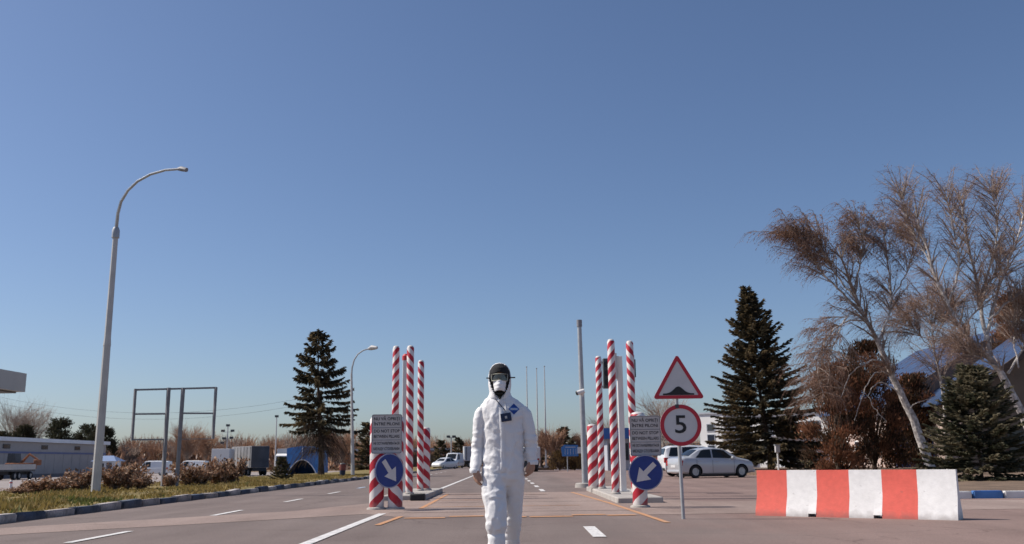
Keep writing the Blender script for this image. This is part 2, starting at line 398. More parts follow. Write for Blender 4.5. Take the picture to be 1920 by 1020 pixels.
def sheet(name, poly, z, m, parent=None, kind='structure', label=None):
    me = bpy.data.meshes.new(name); bm = bmesh.new()
    vs_ = [bm.verts.new((p[0], p[1], z)) for p in poly]; f = bm.faces.new(vs_)
    bmesh.ops.triangulate(bm, faces=[f]); bmesh.ops.recalc_face_normals(bm, faces=bm.faces)
    for f in bm.faces:
        if f.normal.z < 0: f.normal_flip()
    bm.to_mesh(me); bm.free(); me.materials.append(m)
    o = link_mesh(name, me, parent)
    if parent is None: tag(o, kind=kind)
    if label: o['label'] = label
    return o

sheet('ground', [(-2500, -60), (2500, -60), (2500, 4000), (-2500, 4000)], -.62, M['far_ground'])
# road plateau with sloping skirts
b = MB()
xs = [(-8.78, 0.0), (75, 0.0), (78, -.63)]
b.add([(-8.78, -12, 0), (75, -12, 0), (78, -12, -.63), (-8.78, 175, 0), (75, 175, 0), (78, 178, -.63), (-8.78, 181, -.63)],
      [(0, 1, 4, 3), (1, 2, 5, 4), (3, 4, 5, 6)])
road = tag(b.build('road', M['asphalt'], smooth=0), kind='structure')
sheet('parking_lot', [(-95, 6), (-20.2, 6), (-20.2, 185), (-95, 185)], -.60, M['lot'])

# pale worn concrete crossing between the post groups
slab = sheet('concrete_slab', [(-8.75, 12.4), (-4.5, 16.4), (-2.8, 18.2), (-2.0, 16.9), (2.3, 16.9), (4.2, 17.0), (13, 17.6), (13, 20.4), (4.2, 21.9),
             (3.3, 26), (3.1, 29.5), (-2.9, 29.5), (-3.0, 24.4), (-4.5, 19.6), (-8.75, 14.6)], .004, M['slab'])

# painted markings, children of the road
def stripe(name, pts, w, m, z=.009):
    b = MB()
    for i in range(len(pts) - 1):
        a = Vector((*pts[i], z)); c = Vector((*pts[i+1], z)); d = (c - a).normalized(); s = Vector((-d.y, d.x, 0)) * w / 2
        b.quad(a - s, c - s, c + s, a + s)
    return b.build(name, m, road, smooth=0)
stripe('edge_line', [(-2.52, -2), (-2.5, 18.2)], .15, M['marking'])
stripe('edge_line', [(-2.62, 29.6), (-2.75, 60), (-3.0, 100)], .14, M['marking'])
for k in range(14):
    y = 12.2 + 6.0 * k
    stripe('lane_dash', [(-5.62 - .012 * (y - 12), y), (-5.62 - .012 * (y - 10), y + 2.0)], .12, M['marking'] if k != 4 else M['marking_blue'])
stripe('lane_dash', [(1.06, 12.15), (1.07, 14.05)], .17, M['marking'])
for y in (30.2, 35.0, 40.0, 45, 50, 56, 62):
    stripe('lane_dash', [(.93 - .013 * (y - 28), y), (.93 - .013 * (y - 26), y + 2.2)], .15, M['marking'])
stripe('orange_line', [(-2.12, 14.9), (-2.02, 17.2)], .10, M['marking_orange'])
stripe('orange_line', [(-1.95, 20), (-1.98, 28.6)], .10, M['marking_orange'])
stripe('orange_line', [(2.32, 14.7), (2.12, 21.4), (1.72, 29)], .10, M['marking_orange'])
for (xa, xb, y) in ((-1.9, -1.2, 16.62), (-1.15, -.55, 17.0), (-.5, .2, 16.62), (.25, 1.0, 16.62), (1.0, 1.6, 17.05), (1.6, 2.1, 16.8)):
    stripe('orange_line', [(xa, y), (xb, y + .02)], .26, M['marking_orange'])
for y, x0, x1 in ((20.6, -1.9, 1.4), (27.6, -1.9, .9), (24.1, -1.9, -.2)):
    stripe('orange_line', [(x0, y), (x1, y + .05)], .09, M['marking_orange'])
# tyre-dark steel joint strips across the slab
for y, x0, x1 in ((22.6, -1.9, 2.1), (18.4, -2.4, 2.4)):
    stripe('joint_strip', [(x0, y), (x1, y)], .05, M['rubber'], .010)

# left verge (raised, grassy) and its kerb
b = MB()
prof = [(-8.99, .125), (-9.6, .15), (-13, .11), (-18.3, .06), (-19.6, -.25), (-20.4, -.63)]
ys = [-10, 6, 12, 18, 24, 30, 38, 46, 58, 72, 90, 120, 170]
V = []; F = []
for j, y in enumerate(ys):
    for i, (x, z) in enumerate(prof):
        V.append((x, y, z + (.03 * math.sin(y * .9 + i * 2) if 0 < i < 4 else 0)))
n = len(prof)
for j in range(len(ys) - 1):
    for i in range(n - 1): F.append((j*n+i, j*n+i+1, (j+1)*n+i+1, (j+1)*n+i))
b.add(V, F)
verge = tag(b.build('grass_verge', M['turf'], smooth=60), kind='structure')

def stone_mesh(name, L, m, W=.20, H=.16):
    b = MB(); b.box((-W/2, .012, -.25), (W/2, L - .012, H), 0)
    bm_o = b.mesh(name, m, 0)
    bm = bmesh.new(); bm.from_mesh(bm_o); bmesh.ops.bevel(bm, geom=[e for e in bm.edges], offset=.022, segments=2, affect='EDGES'); bm.to_mesh(bm_o); bm.free()
    return bm_o
kerb = tag(bpy.data.objects.new('kerb', None), kind='structure'); COL.objects.link(kerb)
kn_ = [mat('kerb_navy_worn', c, .8, .45, 2.5, .2, 40, fine=.3, fscale=18) for c in ((.035, .055, .095), (.05, .07, .11), (.07, .085, .115))]
kw_ = [mat('kerb_white_worn', c, .85, .3, 2.5, .2, 40, fine=.3, fscale=18) for c in ((.42, .385, .365), (.36, .325, .31), (.30, .27, .255))]
for m_ in kn_ + kw_: grime(m_, .09, .6, 5, (.17, .14, .12), .6)
mn = [stone_mesh('kerb_stone', 1.14 - .012 * i, m_) for i, m_ in enumerate(kn_)]; mw = [stone_mesh('kerb_stone', 1.14 - .012 * i, m_) for i, m_ in enumerate(kw_)]
for k in range(118):
    y = 4.36 + 1.15 * k
    o = link_mesh('kerb_stone', random.choice(mn) if k % 2 == 1 else random.choice(mw), kerb, (-8.88 + random.gauss(0, .014), y, random.uniform(-.035, .012)))
    o.rotation_euler = (random.gauss(0, .012), random.gauss(0, .05), random.gauss(0, .012))

# right verge (bare earth) and its kerb
vp = [(8.9, 21.95), (24, 21.3), (60, 20.5), (70, 84), (15.5, 84), (13.2, 50), (10.6, 30)]
b = MB()
nv = len(vp); b.add([(x, y, .13) for x, y in vp] + [(x, y, -.1) for x, y in vp], [tuple(range(nv))] + [(i, i+nv, (i+1) % nv+nv, (i+1) % nv) for i in range(nv)])
tag(b.build('earth_bed', M['soil'], smooth=0), kind='structure')
kerb2 = tag(bpy.data.objects.new('kerb', None), kind='structure'); COL.objects.link(kerb2)
mb2, mw2 = stone_mesh('kerb_stone', .68, M['kerb_blue'], .18, .17), stone_mesh('kerb_stone', .68, mat('kerb_white_fresh', (.68, .66, .64), .7, .12, 3), .18, .17)
for k in range(26):
    o = link_mesh('kerb_stone', mb2 if k % 2 == 0 else mw2, kerb2, (8.95 + .69 * k, 21.85 - .03 * k, random.uniform(-.01, .01))); o.rotation_euler = (0, 0, R_(-92.5))
for k in range(44):
    t = k * .69; y0 = 22.2 + t * .985; x0 = 8.85 + (y0 - 22) * .205
    o = link_mesh('kerb_stone', mb2 if k % 2 else mw2, kerb2, (x0, y0, 0)); o.rotation_euler = (0, 0, R_(-11.5))
# low concrete edging in the distance behind the bus
b = MB(); b.box((1.5, 96, 0), (14, 97, .25)); 
far_island = tag(b.build('traffic_island', M['soil'], smooth=0), kind='structure')
kw = stone_mesh('kerb_stone', 1.6, M['white_paint'], .25, .28)
for k in range(6):
    o = link_mesh('kerb_stone', kw, far_island, (4.0 + k * 2.0, 95.7, 0)); o.rotation_euler = (0, 0, R_(-90))

# islands the posts stand on
def island(name, x0, x1, y0, y1):
    b = MB(); b.box((x0, y0, -.1), (x1, y1, .13)); return tag(b.build(name, M['concrete'], bevel=.03), kind='structure')
island('traffic_island', 2.28, 3.30, 21.4, 30.5)
isl = island('traffic_island', -3.35, -2.28, 24.5, 30.5)
stp = MB().box((-2.62, 24.05, .0), (-2.26, 24.46, .17)).build('rubber_stop', M['rubber'], isl, bevel=.03)

# ---- grass on the verge (uncountable)
ng = 60000
y = 12 + 58 * rng.random(ng) ** 1.7; x = -9.05 - 9.8 * rng.random(ng)
keep = (np.sin(x * 1.7 + y * .6) + np.sin(y * .43 - x) + .9 * np.sin(x * 4.3 + 2.2 * np.sin(y * 1.9)) + rng.normal(size=ng) * .7) > -.35
x, y = x[keep], y[keep]; n_ = len(x)
z = np.interp(-x, [8.99, 9.6, 13, 18.3], [.115, .14, .10, .05])
P = np.stack([x, y, z - .02], 1); D = np.stack([rng.normal(size=n_) * .5, rng.normal(size=n_) * .5, np.ones(n_)], 1)
sz = (.06 + .08 * rng.random(n_)) * (1 + .6 * (np.sin(x * 1.1 + y * .35) > .4))
v, f = blades(P, D, sz, .03 + .03 * rng.random(n_), rng, 1)
g = (np.sin(x * 2.1 + 1.3 * np.sin(y * .8)) + .5 * rng.normal(size=n_) > 1.25).astype(int)
g[(y < 24) & (x > -14) & (np.sin(x * 1.3 + y * .9) > .1)] = 1
tag(link_mesh('grass', np_mesh('grass', v, f, [M['grass_dry'], M['grass_green']], g)), kind='stuff')

# ------------------------------------------------------------------ buildings, left
def win(parent, lo, hi, m='glass_dark', name='window', frame=None):
    b = MB(); b.box(lo, hi); o = b.build(name, M[m], parent, smooth=0)
    return o
# long grey-clad hall, front faces +X (shaded)
hall = thing('warehouse', 'long low grey clad hall with pale blue roof beyond the parking lot', 'building', (-72, 110, -.6))
L0, L1 = -14, 58
b = MB(); b.box((-16, L0, 0), (0, L1, 5.15)); b.build('wall', M['clad_grey'], hall, smooth=0)
b = MB(); b.add([(-17, L0-.6, 5.9), (.5, L0-.6, 5.15), (.5, L1+.6, 5.15), (-17, L1+.6, 5.9), (-17, L0-.6, 6.7), (.5, L0-.6, 5.72), (.5, L1+.6, 5.72), (-17, L1+.6, 6.7)],
    [(0,1,2,3),(4,7,6,5),(0,4,5,1),(1,5,6,2),(2,6,7,3),(3,7,4,0)]); b.build('roof', M['clad_pale'], hall, smooth=0)
b = MB(); b.box((.003, L0, 3.45), (.09, L1, 3.72)); b.build('band', M['clad_blue'], hall, smooth=0)
b = MB(); b.box((.003, L0, 0), (.10, L1, .45)); b.build('plinth', M['canopy_dark'], hall, smooth=0)
for y0 in (1, 12, 24, 35, 46):
    fr = MB().box((.003, y0, 4.1), (.06, y0 + 2.0, 4.75)).build('window', M['dark_steel'], hall, smooth=0)
    MB().box((.062, y0 + .12, 4.2), (.075, y0 + 1.88, 4.65)).build('pane', M['glass_dark'], fr, smooth=0)
for k in range(25):
    yy = L0 + .3 + k * 2.95
    MB().box((.004, yy, .5), (.035, yy + .09, 3.4)).build('panel_joint', M['clad_grey'], hall, smooth=0)
MB().box((.003, 8.8, .1), (.05, 13.4, 3.3)).build('door', mat('roller_door', (.30, .31, .34), .6, .08, 2), hall, smooth=0)

cano = thing('station_canopy', 'flat white canopy roof slab jutting in above the grey hall', 'canopy', (-24.9, 48, 0))
MB().box((-15, -24, 4.68), (0, 0, 5.62)).build('roof', M['canopy_white'], cano, smooth=0)
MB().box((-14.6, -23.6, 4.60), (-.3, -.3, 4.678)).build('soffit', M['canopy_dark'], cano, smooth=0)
for yy in (-4, -20):
    MB().box((-8, yy, -.6), (-7.6, yy + .4, 4.6)).build('column', M['canopy_white'], cano, smooth=0)
bl = MB().rings([(-1.2, -3.9, 4.34, .16, .16), (-1.2, -3.9, 4.5, .22, .22), (-1.2, -3.9, 4.6, .06, .06)], 10).build('floodlight', M['dark_steel'], cano)

kio = thing('kiosk', 'small kiosk with pale blue hipped roof beside the grey hall', 'kiosk', (at(202, 880, 150).x, 150, -.6))
MB().box((-1.5, -1.3, 0), (1.5, 1.3, 2.3)).build('wall', M['clad_pale'], kio, smooth=0)
b = MB(); b.add([(-2, -1.8, 2.25), (2, -1.8, 2.25), (2, 1.8, 2.25), (-2, 1.8, 2.25), (-.8, 0, 3.1), (.8, 0, 3.1)], [(0,1,5,4),(1,2,5),(2,3,4,5),(3,0,4),(0,3,2,1)]); b.build('roof', mat('kiosk_roof', (.19, .26, .42), .5, .06, 2), kio, smooth=0)
win(kio, (-1.1, -1.34, .9), (-.1, -1.303, 1.9)); win(kio, (.3, -1.34, .0), (1.1, -1.303, 2.0), 'canopy_dark', 'door')

# flat dark canopy far ahead on the left side of the road
fc = thing('filling_station_canopy', 'distant flat dark canopy on thin columns behind the left posts', 'canopy', (at(757, 850, 185).x, 185, -.6))
MB().box((-9.5, -4, 3.55), (9.0, 4, 4.15)).build('roof', M['canopy_dark'], fc, smooth=0)
MB().box((-9.5, -4.06, 3.75), (9.0, -4.003, 4.05)).build('fascia', M['wall_grey'], fc, smooth=0)
for xx in (-8, -2.5, 3, 8):
    MB().box((xx, -2, 0), (xx + .35, -1.65, 3.55)).build('column', M['canopy_dark'], fc, smooth=0)
MB().box((-6, 1, 0), (7, 3.8, 3.0)).build('wall', M['wall_tan'], fc, smooth=0)

# ------------------------------------------------------------------ buildings, right
wb = thing('white_building', 'white two storey building lit by the sun behind the parked cars', 'building', (18.4, 94, 0), R_(-38))
MB().box((0, 0, 0), (2.55, 9, 5.25)).build('stair_tower', M['wall_white'], wb, smooth=0)
MB().box((2.55, 1.6, 0), (13, 10, 5.0)).build('wall', M['wall_white'], wb, smooth=0)
MB().box((-1.6, -.6, 0), (4.2, -.003, 1.9)).build('porch', M['wall_white'], wb, smooth=0)
for z0 in (1.5, 2.55, 3.55):
    fr = MB().box((.75, -.05, z0), (1.6, -.003, z0 + .75)).build('window', M['wall_grey'], wb, smooth=0)
    MB().box((.83, -.066, z0 + .07), (1.52, -.053, z0 + .68)).build('pane', M['glass_dark'], fr, smooth=0)
for x0 in (3.4, 5.6, 7.8, 10.2):
    for z0 in (.9, 3.0):
        fr = MB().box((x0, 1.54, z0), (x0 + 1.3, 1.597, z0 + 1.35)).build('window', M['wall_grey'], wb, smooth=0)
        MB().box((x0 + .08, 1.52, z0 + .08), (x0 + 1.22, 1.537, z0 + 1.27)).build('pane', M['glass_dark'], fr, smooth=0)
MB().box((-.12, -.12, 5.25), (2.67, 9.1, 5.42)).build('parapet', M['wall_grey'], wb, smooth=0)
MB().box((2.68, 1.45, 5.0), (13.1, 10.1, 5.15)).build('parapet', M['wall_grey'], wb, smooth=0)

gb = thing('garage_building', 'low grey garage with dark doors in the shade behind the tall spruce', 'building', (25.0, 88, 0))
MB().box((0, 0, 0), (9, 6, 2.75)).build('wall', M['wall_grey'], gb, smooth=0)
MB().box((-.3, -.3, 2.75), (9.3, 6.3, 2.98)).build('roof', M['canopy_dark'], gb, smooth=0)
for x0 in (1.0, 4.0, 6.8):
    MB().box((x0, -.05, 0), (x0 + 1.7, -.003, 2.2)).build('door', M['glass_dark'], gb, smooth=0)

def gabled(name, label, D, ex, ez, rx, rz, depth, wall_mat, side_mat, band):
    """gable end faces the camera; ex/ez left eave, rx/rz ridge (x,z)"""
    t = thing(name, label, 'building', (ex, D, 0)); w = rx - ex
    b = MB(); b.prism([(0, 0), (2*w, 0), (2*w, ez - .1), (w, rz - .15), (0, ez - .1)], 0, depth); b.build('wall', M[wall_mat], t, smooth=0)
    ov = .8
    sl_ = (rz - ez) / w
    b = MB()
    nst = 26; L = math.hypot(w + ov, (w + ov) * sl_)
    for s in (1, -1):
        # ribbed metal sheet: alternate high and low strips running down the slope
        for k in range(nst):
            y0 = -.5 + (depth + 1) * k / nst; y1 = -.5 + (depth + 1) * (k + 1) / nst
            h = .012 if k % 2 else .0
            xo = w - s * (w + ov); zo = ez - ov * sl_
            b.add([(xo, y0, zo + h), (w, y0, rz + h), (w, y1, rz + h), (xo, y1, zo + h), (xo, y0, zo - .12), (w, y0, rz - .12), (w, y1, rz - .12), (xo, y1, zo - .12)],
                  [(0,1,2,3),(7,6,5,4),(0,4,5,1),(1,5,6,2),(2,6,7,3),(3,7,4,0)])
    b.build('roof', M['roof_blue'], t, smooth=0)
    for s in (1, -1):
        xo = w - s * (w + ov); zo = ez - ov * sl_
        bb = MB(); bb.add([(xo, -.62, zo - band), (w, -.62, rz - band), (w, -.62, rz + .12), (xo, -.62, zo + .12), (xo, -.52, zo - band), (w, -.52, rz - band), (w, -.52, rz + .12), (xo, -.52, zo + .12)],
               [(0,1,2,3),(7,6,5,4),(0,4,5,1),(1,5,6,2),(2,6,7,3),(3,7,4,0)])
        bb.build('bargeboard', M['timber'] if band < .6 else mat('bargeboard_grey', (.17, .145, .135), .8, .15, 1), t, smooth=0)
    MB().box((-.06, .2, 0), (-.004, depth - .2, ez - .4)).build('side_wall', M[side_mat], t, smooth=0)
    for k in range(int(depth // 3)):
        fr = MB().box((-.12, 1 + 3 * k, 1.0), (-.064, 2.4 + 3 * k, 2.3)).build('window', M['wall_white'], t, smooth=0)
        MB().box((-.14, 1.1 + 3 * k, 1.1), (-.124, 2.3 + 3 * k, 2.2)).build('pane', M['glass_dark'], fr, smooth=0)
    for k in range(3):
        fr = MB().box((w * .35 + k * w * .5, -.06, 1.0), (w * .35 + k * w * .5 + 1.3, -.003, 2.5)).build('window', M['timber'], t, smooth=0)
        MB().box((w * .35 + k * w * .5 + .1, -.08, 1.1), (w * .35 + k * w * .5 + 1.2, -.063, 2.4)).build('pane', M['glass_dark'], fr, smooth=0)
    return t
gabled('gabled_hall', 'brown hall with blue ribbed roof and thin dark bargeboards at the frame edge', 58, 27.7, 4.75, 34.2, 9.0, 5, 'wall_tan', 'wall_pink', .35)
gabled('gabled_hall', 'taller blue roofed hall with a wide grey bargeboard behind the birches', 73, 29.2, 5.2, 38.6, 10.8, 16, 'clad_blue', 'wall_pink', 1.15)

kb = thing('customs_kiosk', 'dark glazed booth with bright blue roof fascia behind the striped posts', 'kiosk', (8.4, 86, 0))
MB().box((0, 0, 0), (3.0, 3, 2.8)).build('wall', M['wall_grey'], kb, smooth=0)
MB().box((-.5, -.6, 2.8), (3.6, 3.4, 3.75)).build('roof', mat('fascia_blue', (.05, .16, .45), .5, .08, 1), kb, smooth=0)
for x0 in (.15, 1.1, 2.05):
    win(kb, (x0, -.05, .9), (x0 + .8, -.003, 2.4))
# ================================================================== STREET FURNITURE
# ---- striped posts
WH = (.74, .70, .68); RD = (.44, .018, .035)
ST = {}
for nm, pitch, turns in (('tall_r', .31, -2), ('tall_l', .31, 2), ('low_r', .40, -2), ('low_l', .40, 2)):
    ST[nm] = striped('stripes_' + nm, pitch, turns, WH, RD)
for k_, m_ in ST.items(): grime(m_, .16 if 'low' in k_ else .22, .5, 9, (.30, .25, .22), .5)
cap_m = mat('post_cap', (.62, .58, .57), .5, .08, 5)
def post_proto(kind, r, h):
    b = MB(); n = 24
    b.rings([(0, 0, 0, r, r), (0, 0, h * .33, r, r), (0, 0, h * .66, r, r), (0, 0, h - .02, r, r), (0, 0, h, r * .9, r * .9)], n)
    return b.mesh('post', ST[kind], 50)
def cap_mesh(r, h):
    b = MB(); b.rings([(0, 0, h + .002, r * .88, r * .88), (0, 0, h + .03, r * .8, r * .8), (0, 0, h + .05, r * .4, r * .4)], 18); return b.mesh('cap', cap_m, 50)
def collar_mesh(r):
    b = MB(); b.rings([(0, 0, 0, r * 1.35, r * 1.35), (0, 0, .035, r * 1.3, r * 1.3), (0, 0, .05, r * 1.02, r * 1.02)], 18, caps=False); return b.mesh('base_collar', M['concrete'], 50)
meshes = {}
def post(px, D, kind, r, h, label, z0=.0, grp='striped marker posts', rot=0, lean=0.0, py=880):
    key = (kind, r, round(h, 2))
    if key not in meshes: meshes[key] = (post_proto(kind, r, h), cap_mesh(r, h), collar_mesh(r))
    t = thing('striped_post', label, 'post', (at(px, py, D).x, D, z0), R_(rot), grp); t.rotation_euler = (lean * .3, lean, R_(rot))
    for nm, me in zip(('post', 'cap', 'base_collar'), meshes[key]): link_mesh(nm, me, t)
    return t
TR, LR = .093, .152
# left group
post(706.5, 19.9, 'low_r', LR, 1.86, 'thick low striped post nearest the road edge under the arrow sign, stripes rising rightwards', rot=-30, lean=-.012, py=930)
post(741, 19.9, 'low_l', LR, 1.86, 'thick low striped post beside the arrow disc, stripes falling rightwards', rot=55, lean=.01, py=930)
post(740, 25.4, 'tall_r', TR, 3.88, 'tall thin striped post rising directly behind the notice board left of the person', .13, rot=20)
post(767.5, 25.2, 'tall_l', TR * 1.04, 3.86, 'tall thin striped post in front of the white steel column left of the person', .13, rot=70)
post(788, 28.0, 'tall_l', TR, 3.76, 'tall thin striped post between a taller post and the thick post left of the person', .13, rot=150)
post(797, 28.6, 'low_l', LR, 1.80, 'thick low striped post nearest the person on its left side', .13, rot=10)
# right group
post(1200, 19.5, 'low_r', LR, 1.86, 'thick low striped post behind the round arrow sign at the right gate', rot=60, lean=.012, py=930)
post(1189, 23.6, 'tall_l', TR, 3.72, 'tall thin striped post rising behind the notice board beside the speed signs', .13, rot=15)
post(1153, 23.4, 'tall_r', TR, 3.74, 'tall striped post at the front corner of the concrete island right of the person', .13, rot=60)
post(1128, 28.0, 'tall_r', TR, 3.82, 'tall striped post between the camera pole and the front post of the right gate', .13, rot=140)
post(1112, 28.4, 'low_r', LR, 1.82, 'thick low striped post next to the grey camera pole', .13, rot=95)

# ---- white steel columns carrying detector gear
def column(px, D, h, label):
    t = thing('steel_column', label, 'column', (at(px, 880, D).x, D, .13), 0, 'white steel gate columns')
    MB().box((-.075, -.075, .012), (.075, .075, h)).build('shaft', M['white_paint'], t, bevel=.01)
    MB().box((-.15, -.15, 0), (.15, .15, .012)).build('base_plate', M['steel'], t, smooth=0)
    for sx in (-1, 1):
        for sy in (-1, 1): MB().rings([(sx * .12, sy * .12, .012, .018, .018), (sx * .12, sy * .12, .04, .016, .016)], 6).build('bolt', M['steel'], t)
    return t
t = column(758.5, 26.6, 3.66, 'white square steel column behind the front striped posts left of the person')
MB().rings([(0, 0, 3.66, .10, .10), (0, 0, 3.78, .10, .10), (0, 0, 3.84, .05, .05)], 14).build('beacon', M['red'], t)
t = column(1168, 25.2, 3.55, 'white square steel column on the concrete island right of the person')
MB().box((-.13, -.14, 2.95), (-.08, .12, 3.62)).build('mount', M['canopy_white'], t, smooth=0)
lt = thing('signal_box', 'grey traffic light box fixed to the tall post by the camera pole', 'signal', (at(1137, 700, 27.3).x, 27.3, 3.0))
MB().box((-.10, -.14, -.02), (.10, .14, .84)).build('housing', M['dark_steel'], lt, bevel=.015)
MB().box((-.16, -.02, .0), (-.103, .02, .06)).build('bracket', M['steel'], lt, smooth=0)
MB().box((-.16, -.02, .7), (-.103, .02, .76)).build('bracket', M['steel'], lt, smooth=0)
for z in (.14, .40, .66):
    MB().tube([(0, -.142, z), (0, -.20, z)], [.085, .09], 12).build('hood', M['black'], lt)
lt = thing('signal_box', 'pale cased signal box between the white column and the tall post', 'signal', (at(1170, 690, 25.0).x + .16, 25.05, 2.95))
MB().box((-.06, -.10, 0), (.12, .10, .74)).build('housing', M['canopy_white'], lt, bevel=.015)
MB().box((.123, -.07, .15), (.15, .07, .62)).build('lens_panel', mat('dark_green_glass', (.015, .05, .045), .2, .1, 4), lt, smooth=0)

# ---- notice boards
def text_mesh(name, s, size, m, parent, loc, xs=1.0, align='CENTER', rot=(math.pi/2, 0, 0), ext=.0008, bold=.012):
    c = bpy.data.curves.new('lettering', 'FONT'); c.body = s; c.size = size; c.align_x = align; c.align_y = 'CENTER'; c.extrude = ext; c.offset = bold * size
    c.resolution_u = 3
    o = bpy.data.objects.new('lettering', c); COL.objects.link(o); bpy.context.view_layer.update()
    me = bpy.data.meshes.new_from_object(o.evaluated_get(bpy.context.evaluated_depsgraph_get()))
    bpy.data.objects.remove(o); bpy.data.curves.remove(c)
    me.materials.clear(); me.materials.append(m)
    q = link_mesh(name, me, parent, loc); q.rotation_euler = rot; q.scale = (xs, 1, 1); return q
ink = mat('ink', (.03, .03, .035), .6, .1, 5)
def rrect(w, h, r, n=5):
    P = []
    for cx, cz, a0 in ((w/2-r, h/2-r, 0), (-w/2+r, h/2-r, 90), (-w/2+r, -h/2+r, 180), (w/2-r, -h/2+r, 270)):
        for k in range(n + 1):
            a = R_(a0 + 90 * k / n); P.append((cx + r * math.cos(a), cz + r * math.sin(a)))
    return P
def ring_frame(b, outer, inner, y0, y1, m=0):
    n = len(outer)
    V = [(p[0], y0, p[1]) for p in outer] + [(p[0], y0, p[1]) for p in inner] + [(p[0], y1, p[1]) for p in outer] + [(p[0], y1, p[1]) for p in inner]
    F = []
    for i in range(n):
        j = (i + 1) % n
        F += [(i, j, n+j, n+i), (2*n+i, 3*n+i, 3*n+j, 2*n+j), (i, 2*n+i, 2*n+j, j), (n+i, n+j, 3*n+j, 3*n+i)]
    b.add(V, F, m)
def notice(px, py, D, label):
    c = at(px, py, D)
    t = thing('notice_board', label, 'sign', (c.x, D, c.z), 0, 'trilingual notice boards')
    w, h = .625, .80
    MB().prism(rrect(w, h, .04), 0, .012).build('plate', M['sign_grey'], t, smooth=0)
    fb = MB(); ring_frame(fb, rrect(w - .01, h - .01, .036), rrect(w - .034, h - .034, .026), -.006, -.0005); fb.build('frame', M['frame_grey'], t, smooth=0)
    for z in (.125, -.125):
        MB().box((-w/2 + .02, -.005, z - .006), (w/2 - .02, -.0005, z + .006)).build('divider', M['frame_grey'], t, smooth=0)
    for s, z, sz in (('NU VĂ OPRIȚI', .305, .088), ('ÎNTRE PILONI', .200, .088), ('DO NOT STOP', .055, .088), ('BETWEEN PILLARS', -.055, .088),
                 ('НЕ ОСТАНАВЛИВАТЬСЯ', -.195, .076), ('МЕЖДУ СТОЛБАМИ', -.305, .076)):
        o = text_mesh('lettering', s, sz, ink, t, (0, -.003, z))
        o.scale = (min(1, .53 / max(o.dimensions.x, .01)), 1, 1)
    for x in (-.12, .12):
        MB().box((x - .02, .0125, -.3), (x + .02, .05, .3)).build('bracket', M['steel'], t, smooth=0)
    return t
notice(725, 813.5, 19.62, 'grey notice board above the tilted arrow disc on the left gate')
notice(1210, 817, 19.22, 'grey notice board above the round arrow sign beside the speed signs')

# ---- round arrow signs
def disc(b, r, y0, y1, n=40, m=0): b.prism([(r * math.cos(2*math.pi*k/n), r * math.sin(2*math.pi*k/n)) for k in range(n)], y0, y1, m)
def circ(r, n=40): return [(r * math.cos(2*math.pi*k/n), r * math.sin(2*math.pi*k/n)) for k in range(n)]
def arrow_sign(px, py, D, yaw, ang, label):
    c = at(px, py, D)
    t = thing('arrow_sign', label, 'sign', (c.x, D, c.z), yaw, 'round blue arrow signs')
    b = MB(); disc(b, .345, 0, .012); b.build('disc', M['sign_blue'], t, smooth=30)
    b = MB(); ring_frame(b, circ(.343), circ(.325), -.004, -.0005); b.build('rim', mat('rim_pale', (.32, .34, .42), .5, .08, 6), t, smooth=0)
    P = [(-.05, .25), (-.05, -.02), (-.165, -.02), (0, -.265), (.165, -.02), (.05, -.02), (.05, .25)]
    ca, sa = math.cos(ang), math.sin(ang)
    P = [(x * ca - z * sa, x * sa + z * ca) for x, z in P]
    MB().prism(P, -.005, -.0005).build('arrow', M['sign_white'], t, smooth=0)
    MB().box((-.03, .0125, -.25), (.03, .06, .25)).build('bracket', M['steel'], t, smooth=0)
arrow_sign(730.5, 882.5, 19.40, R_(40), R_(36), 'blue disc with white arrow turned sideways on the thick posts left of the person')
arrow_sign(1211, 886, 19.0, R_(3), R_(-47), 'blue disc facing forward with white arrow pointing down left at the right gate')

# ---- speed bump and limit signs on one pole
Dp = 15.6; base = at(1281.5, 972, Dp)
rs = thing('road_sign', 'red bordered speed bump triangle above a round 5 limit sign on a thin pole', 'sign', (base.x, Dp, 0), R_(-2))
MB().tube([(0, 0, 0), (-.02, 0, 1.55), (-.03, 0, 2.45)], .03, 12).build('pole', M['steel'], rs)
MB().box((-.06, -.07, 1.77), (.0, -.032, 1.83)).build('clamp', M['dark_steel'], rs, smooth=0)
MB().box((-.06, -.05, 1.95), (.0, -.032, 2.05)).build('clamp', M['dark_steel'], rs, smooth=0)
def tri(s, r, cz, n=5):
    """rounded triangle of side s (before rounding), corner radius r"""
    h = s * math.sqrt(3) / 2; P = []
    cs = [(0, h * 2/3), (-s/2, -h/3), (s/2, -h/3)]
    for k, (x, z) in enumerate(cs):
        d = math.hypot(x, z); q = 1 - 2 * r / d; a0 = math.atan2(z, x)
        for j in range(n + 1):
            a = a0 - R_(60) + R_(120) * j / n; P.append((x * q + r * math.cos(a), cz + z * q + r * math.sin(a)))
    return P
tc_ = at(1270.5, 720, Dp); zt = tc_.z - .0; ox = tc_.x - base.x
def shift(P, dx): return [(x + dx, z) for x, z in P]
S = .86
pl = MB().prism(shift(tri(S, .035, zt), ox), -.062, -.052).build('triangle_plate', M['sign_white'], rs, smooth=0)
b = MB(); ring_frame(b, shift(tri(S - .012, .032, zt), ox), shift(tri(S - .20, .012, zt), ox), -.068, -.0625); b.build('border', M['sign_red'], pl, smooth=0)
zb = zt - .185
bump = [(-.255, zb), (.255, zb), (.255, zb + .025)] + [(.255 - .51 * k / 24, zb + .025 + .115 * math.exp(-((k - 12) / 5.0) ** 2)) for k in range(1, 24)] + [(-.255, zb + .025)]
MB().prism(shift(bump, ox), -.068, -.0625).build('bump_symbol', M['black'], pl, smooth=0)
cc = at(1275.5, 797.5, Dp); ox = cc.x - base.x; zc = cc.z
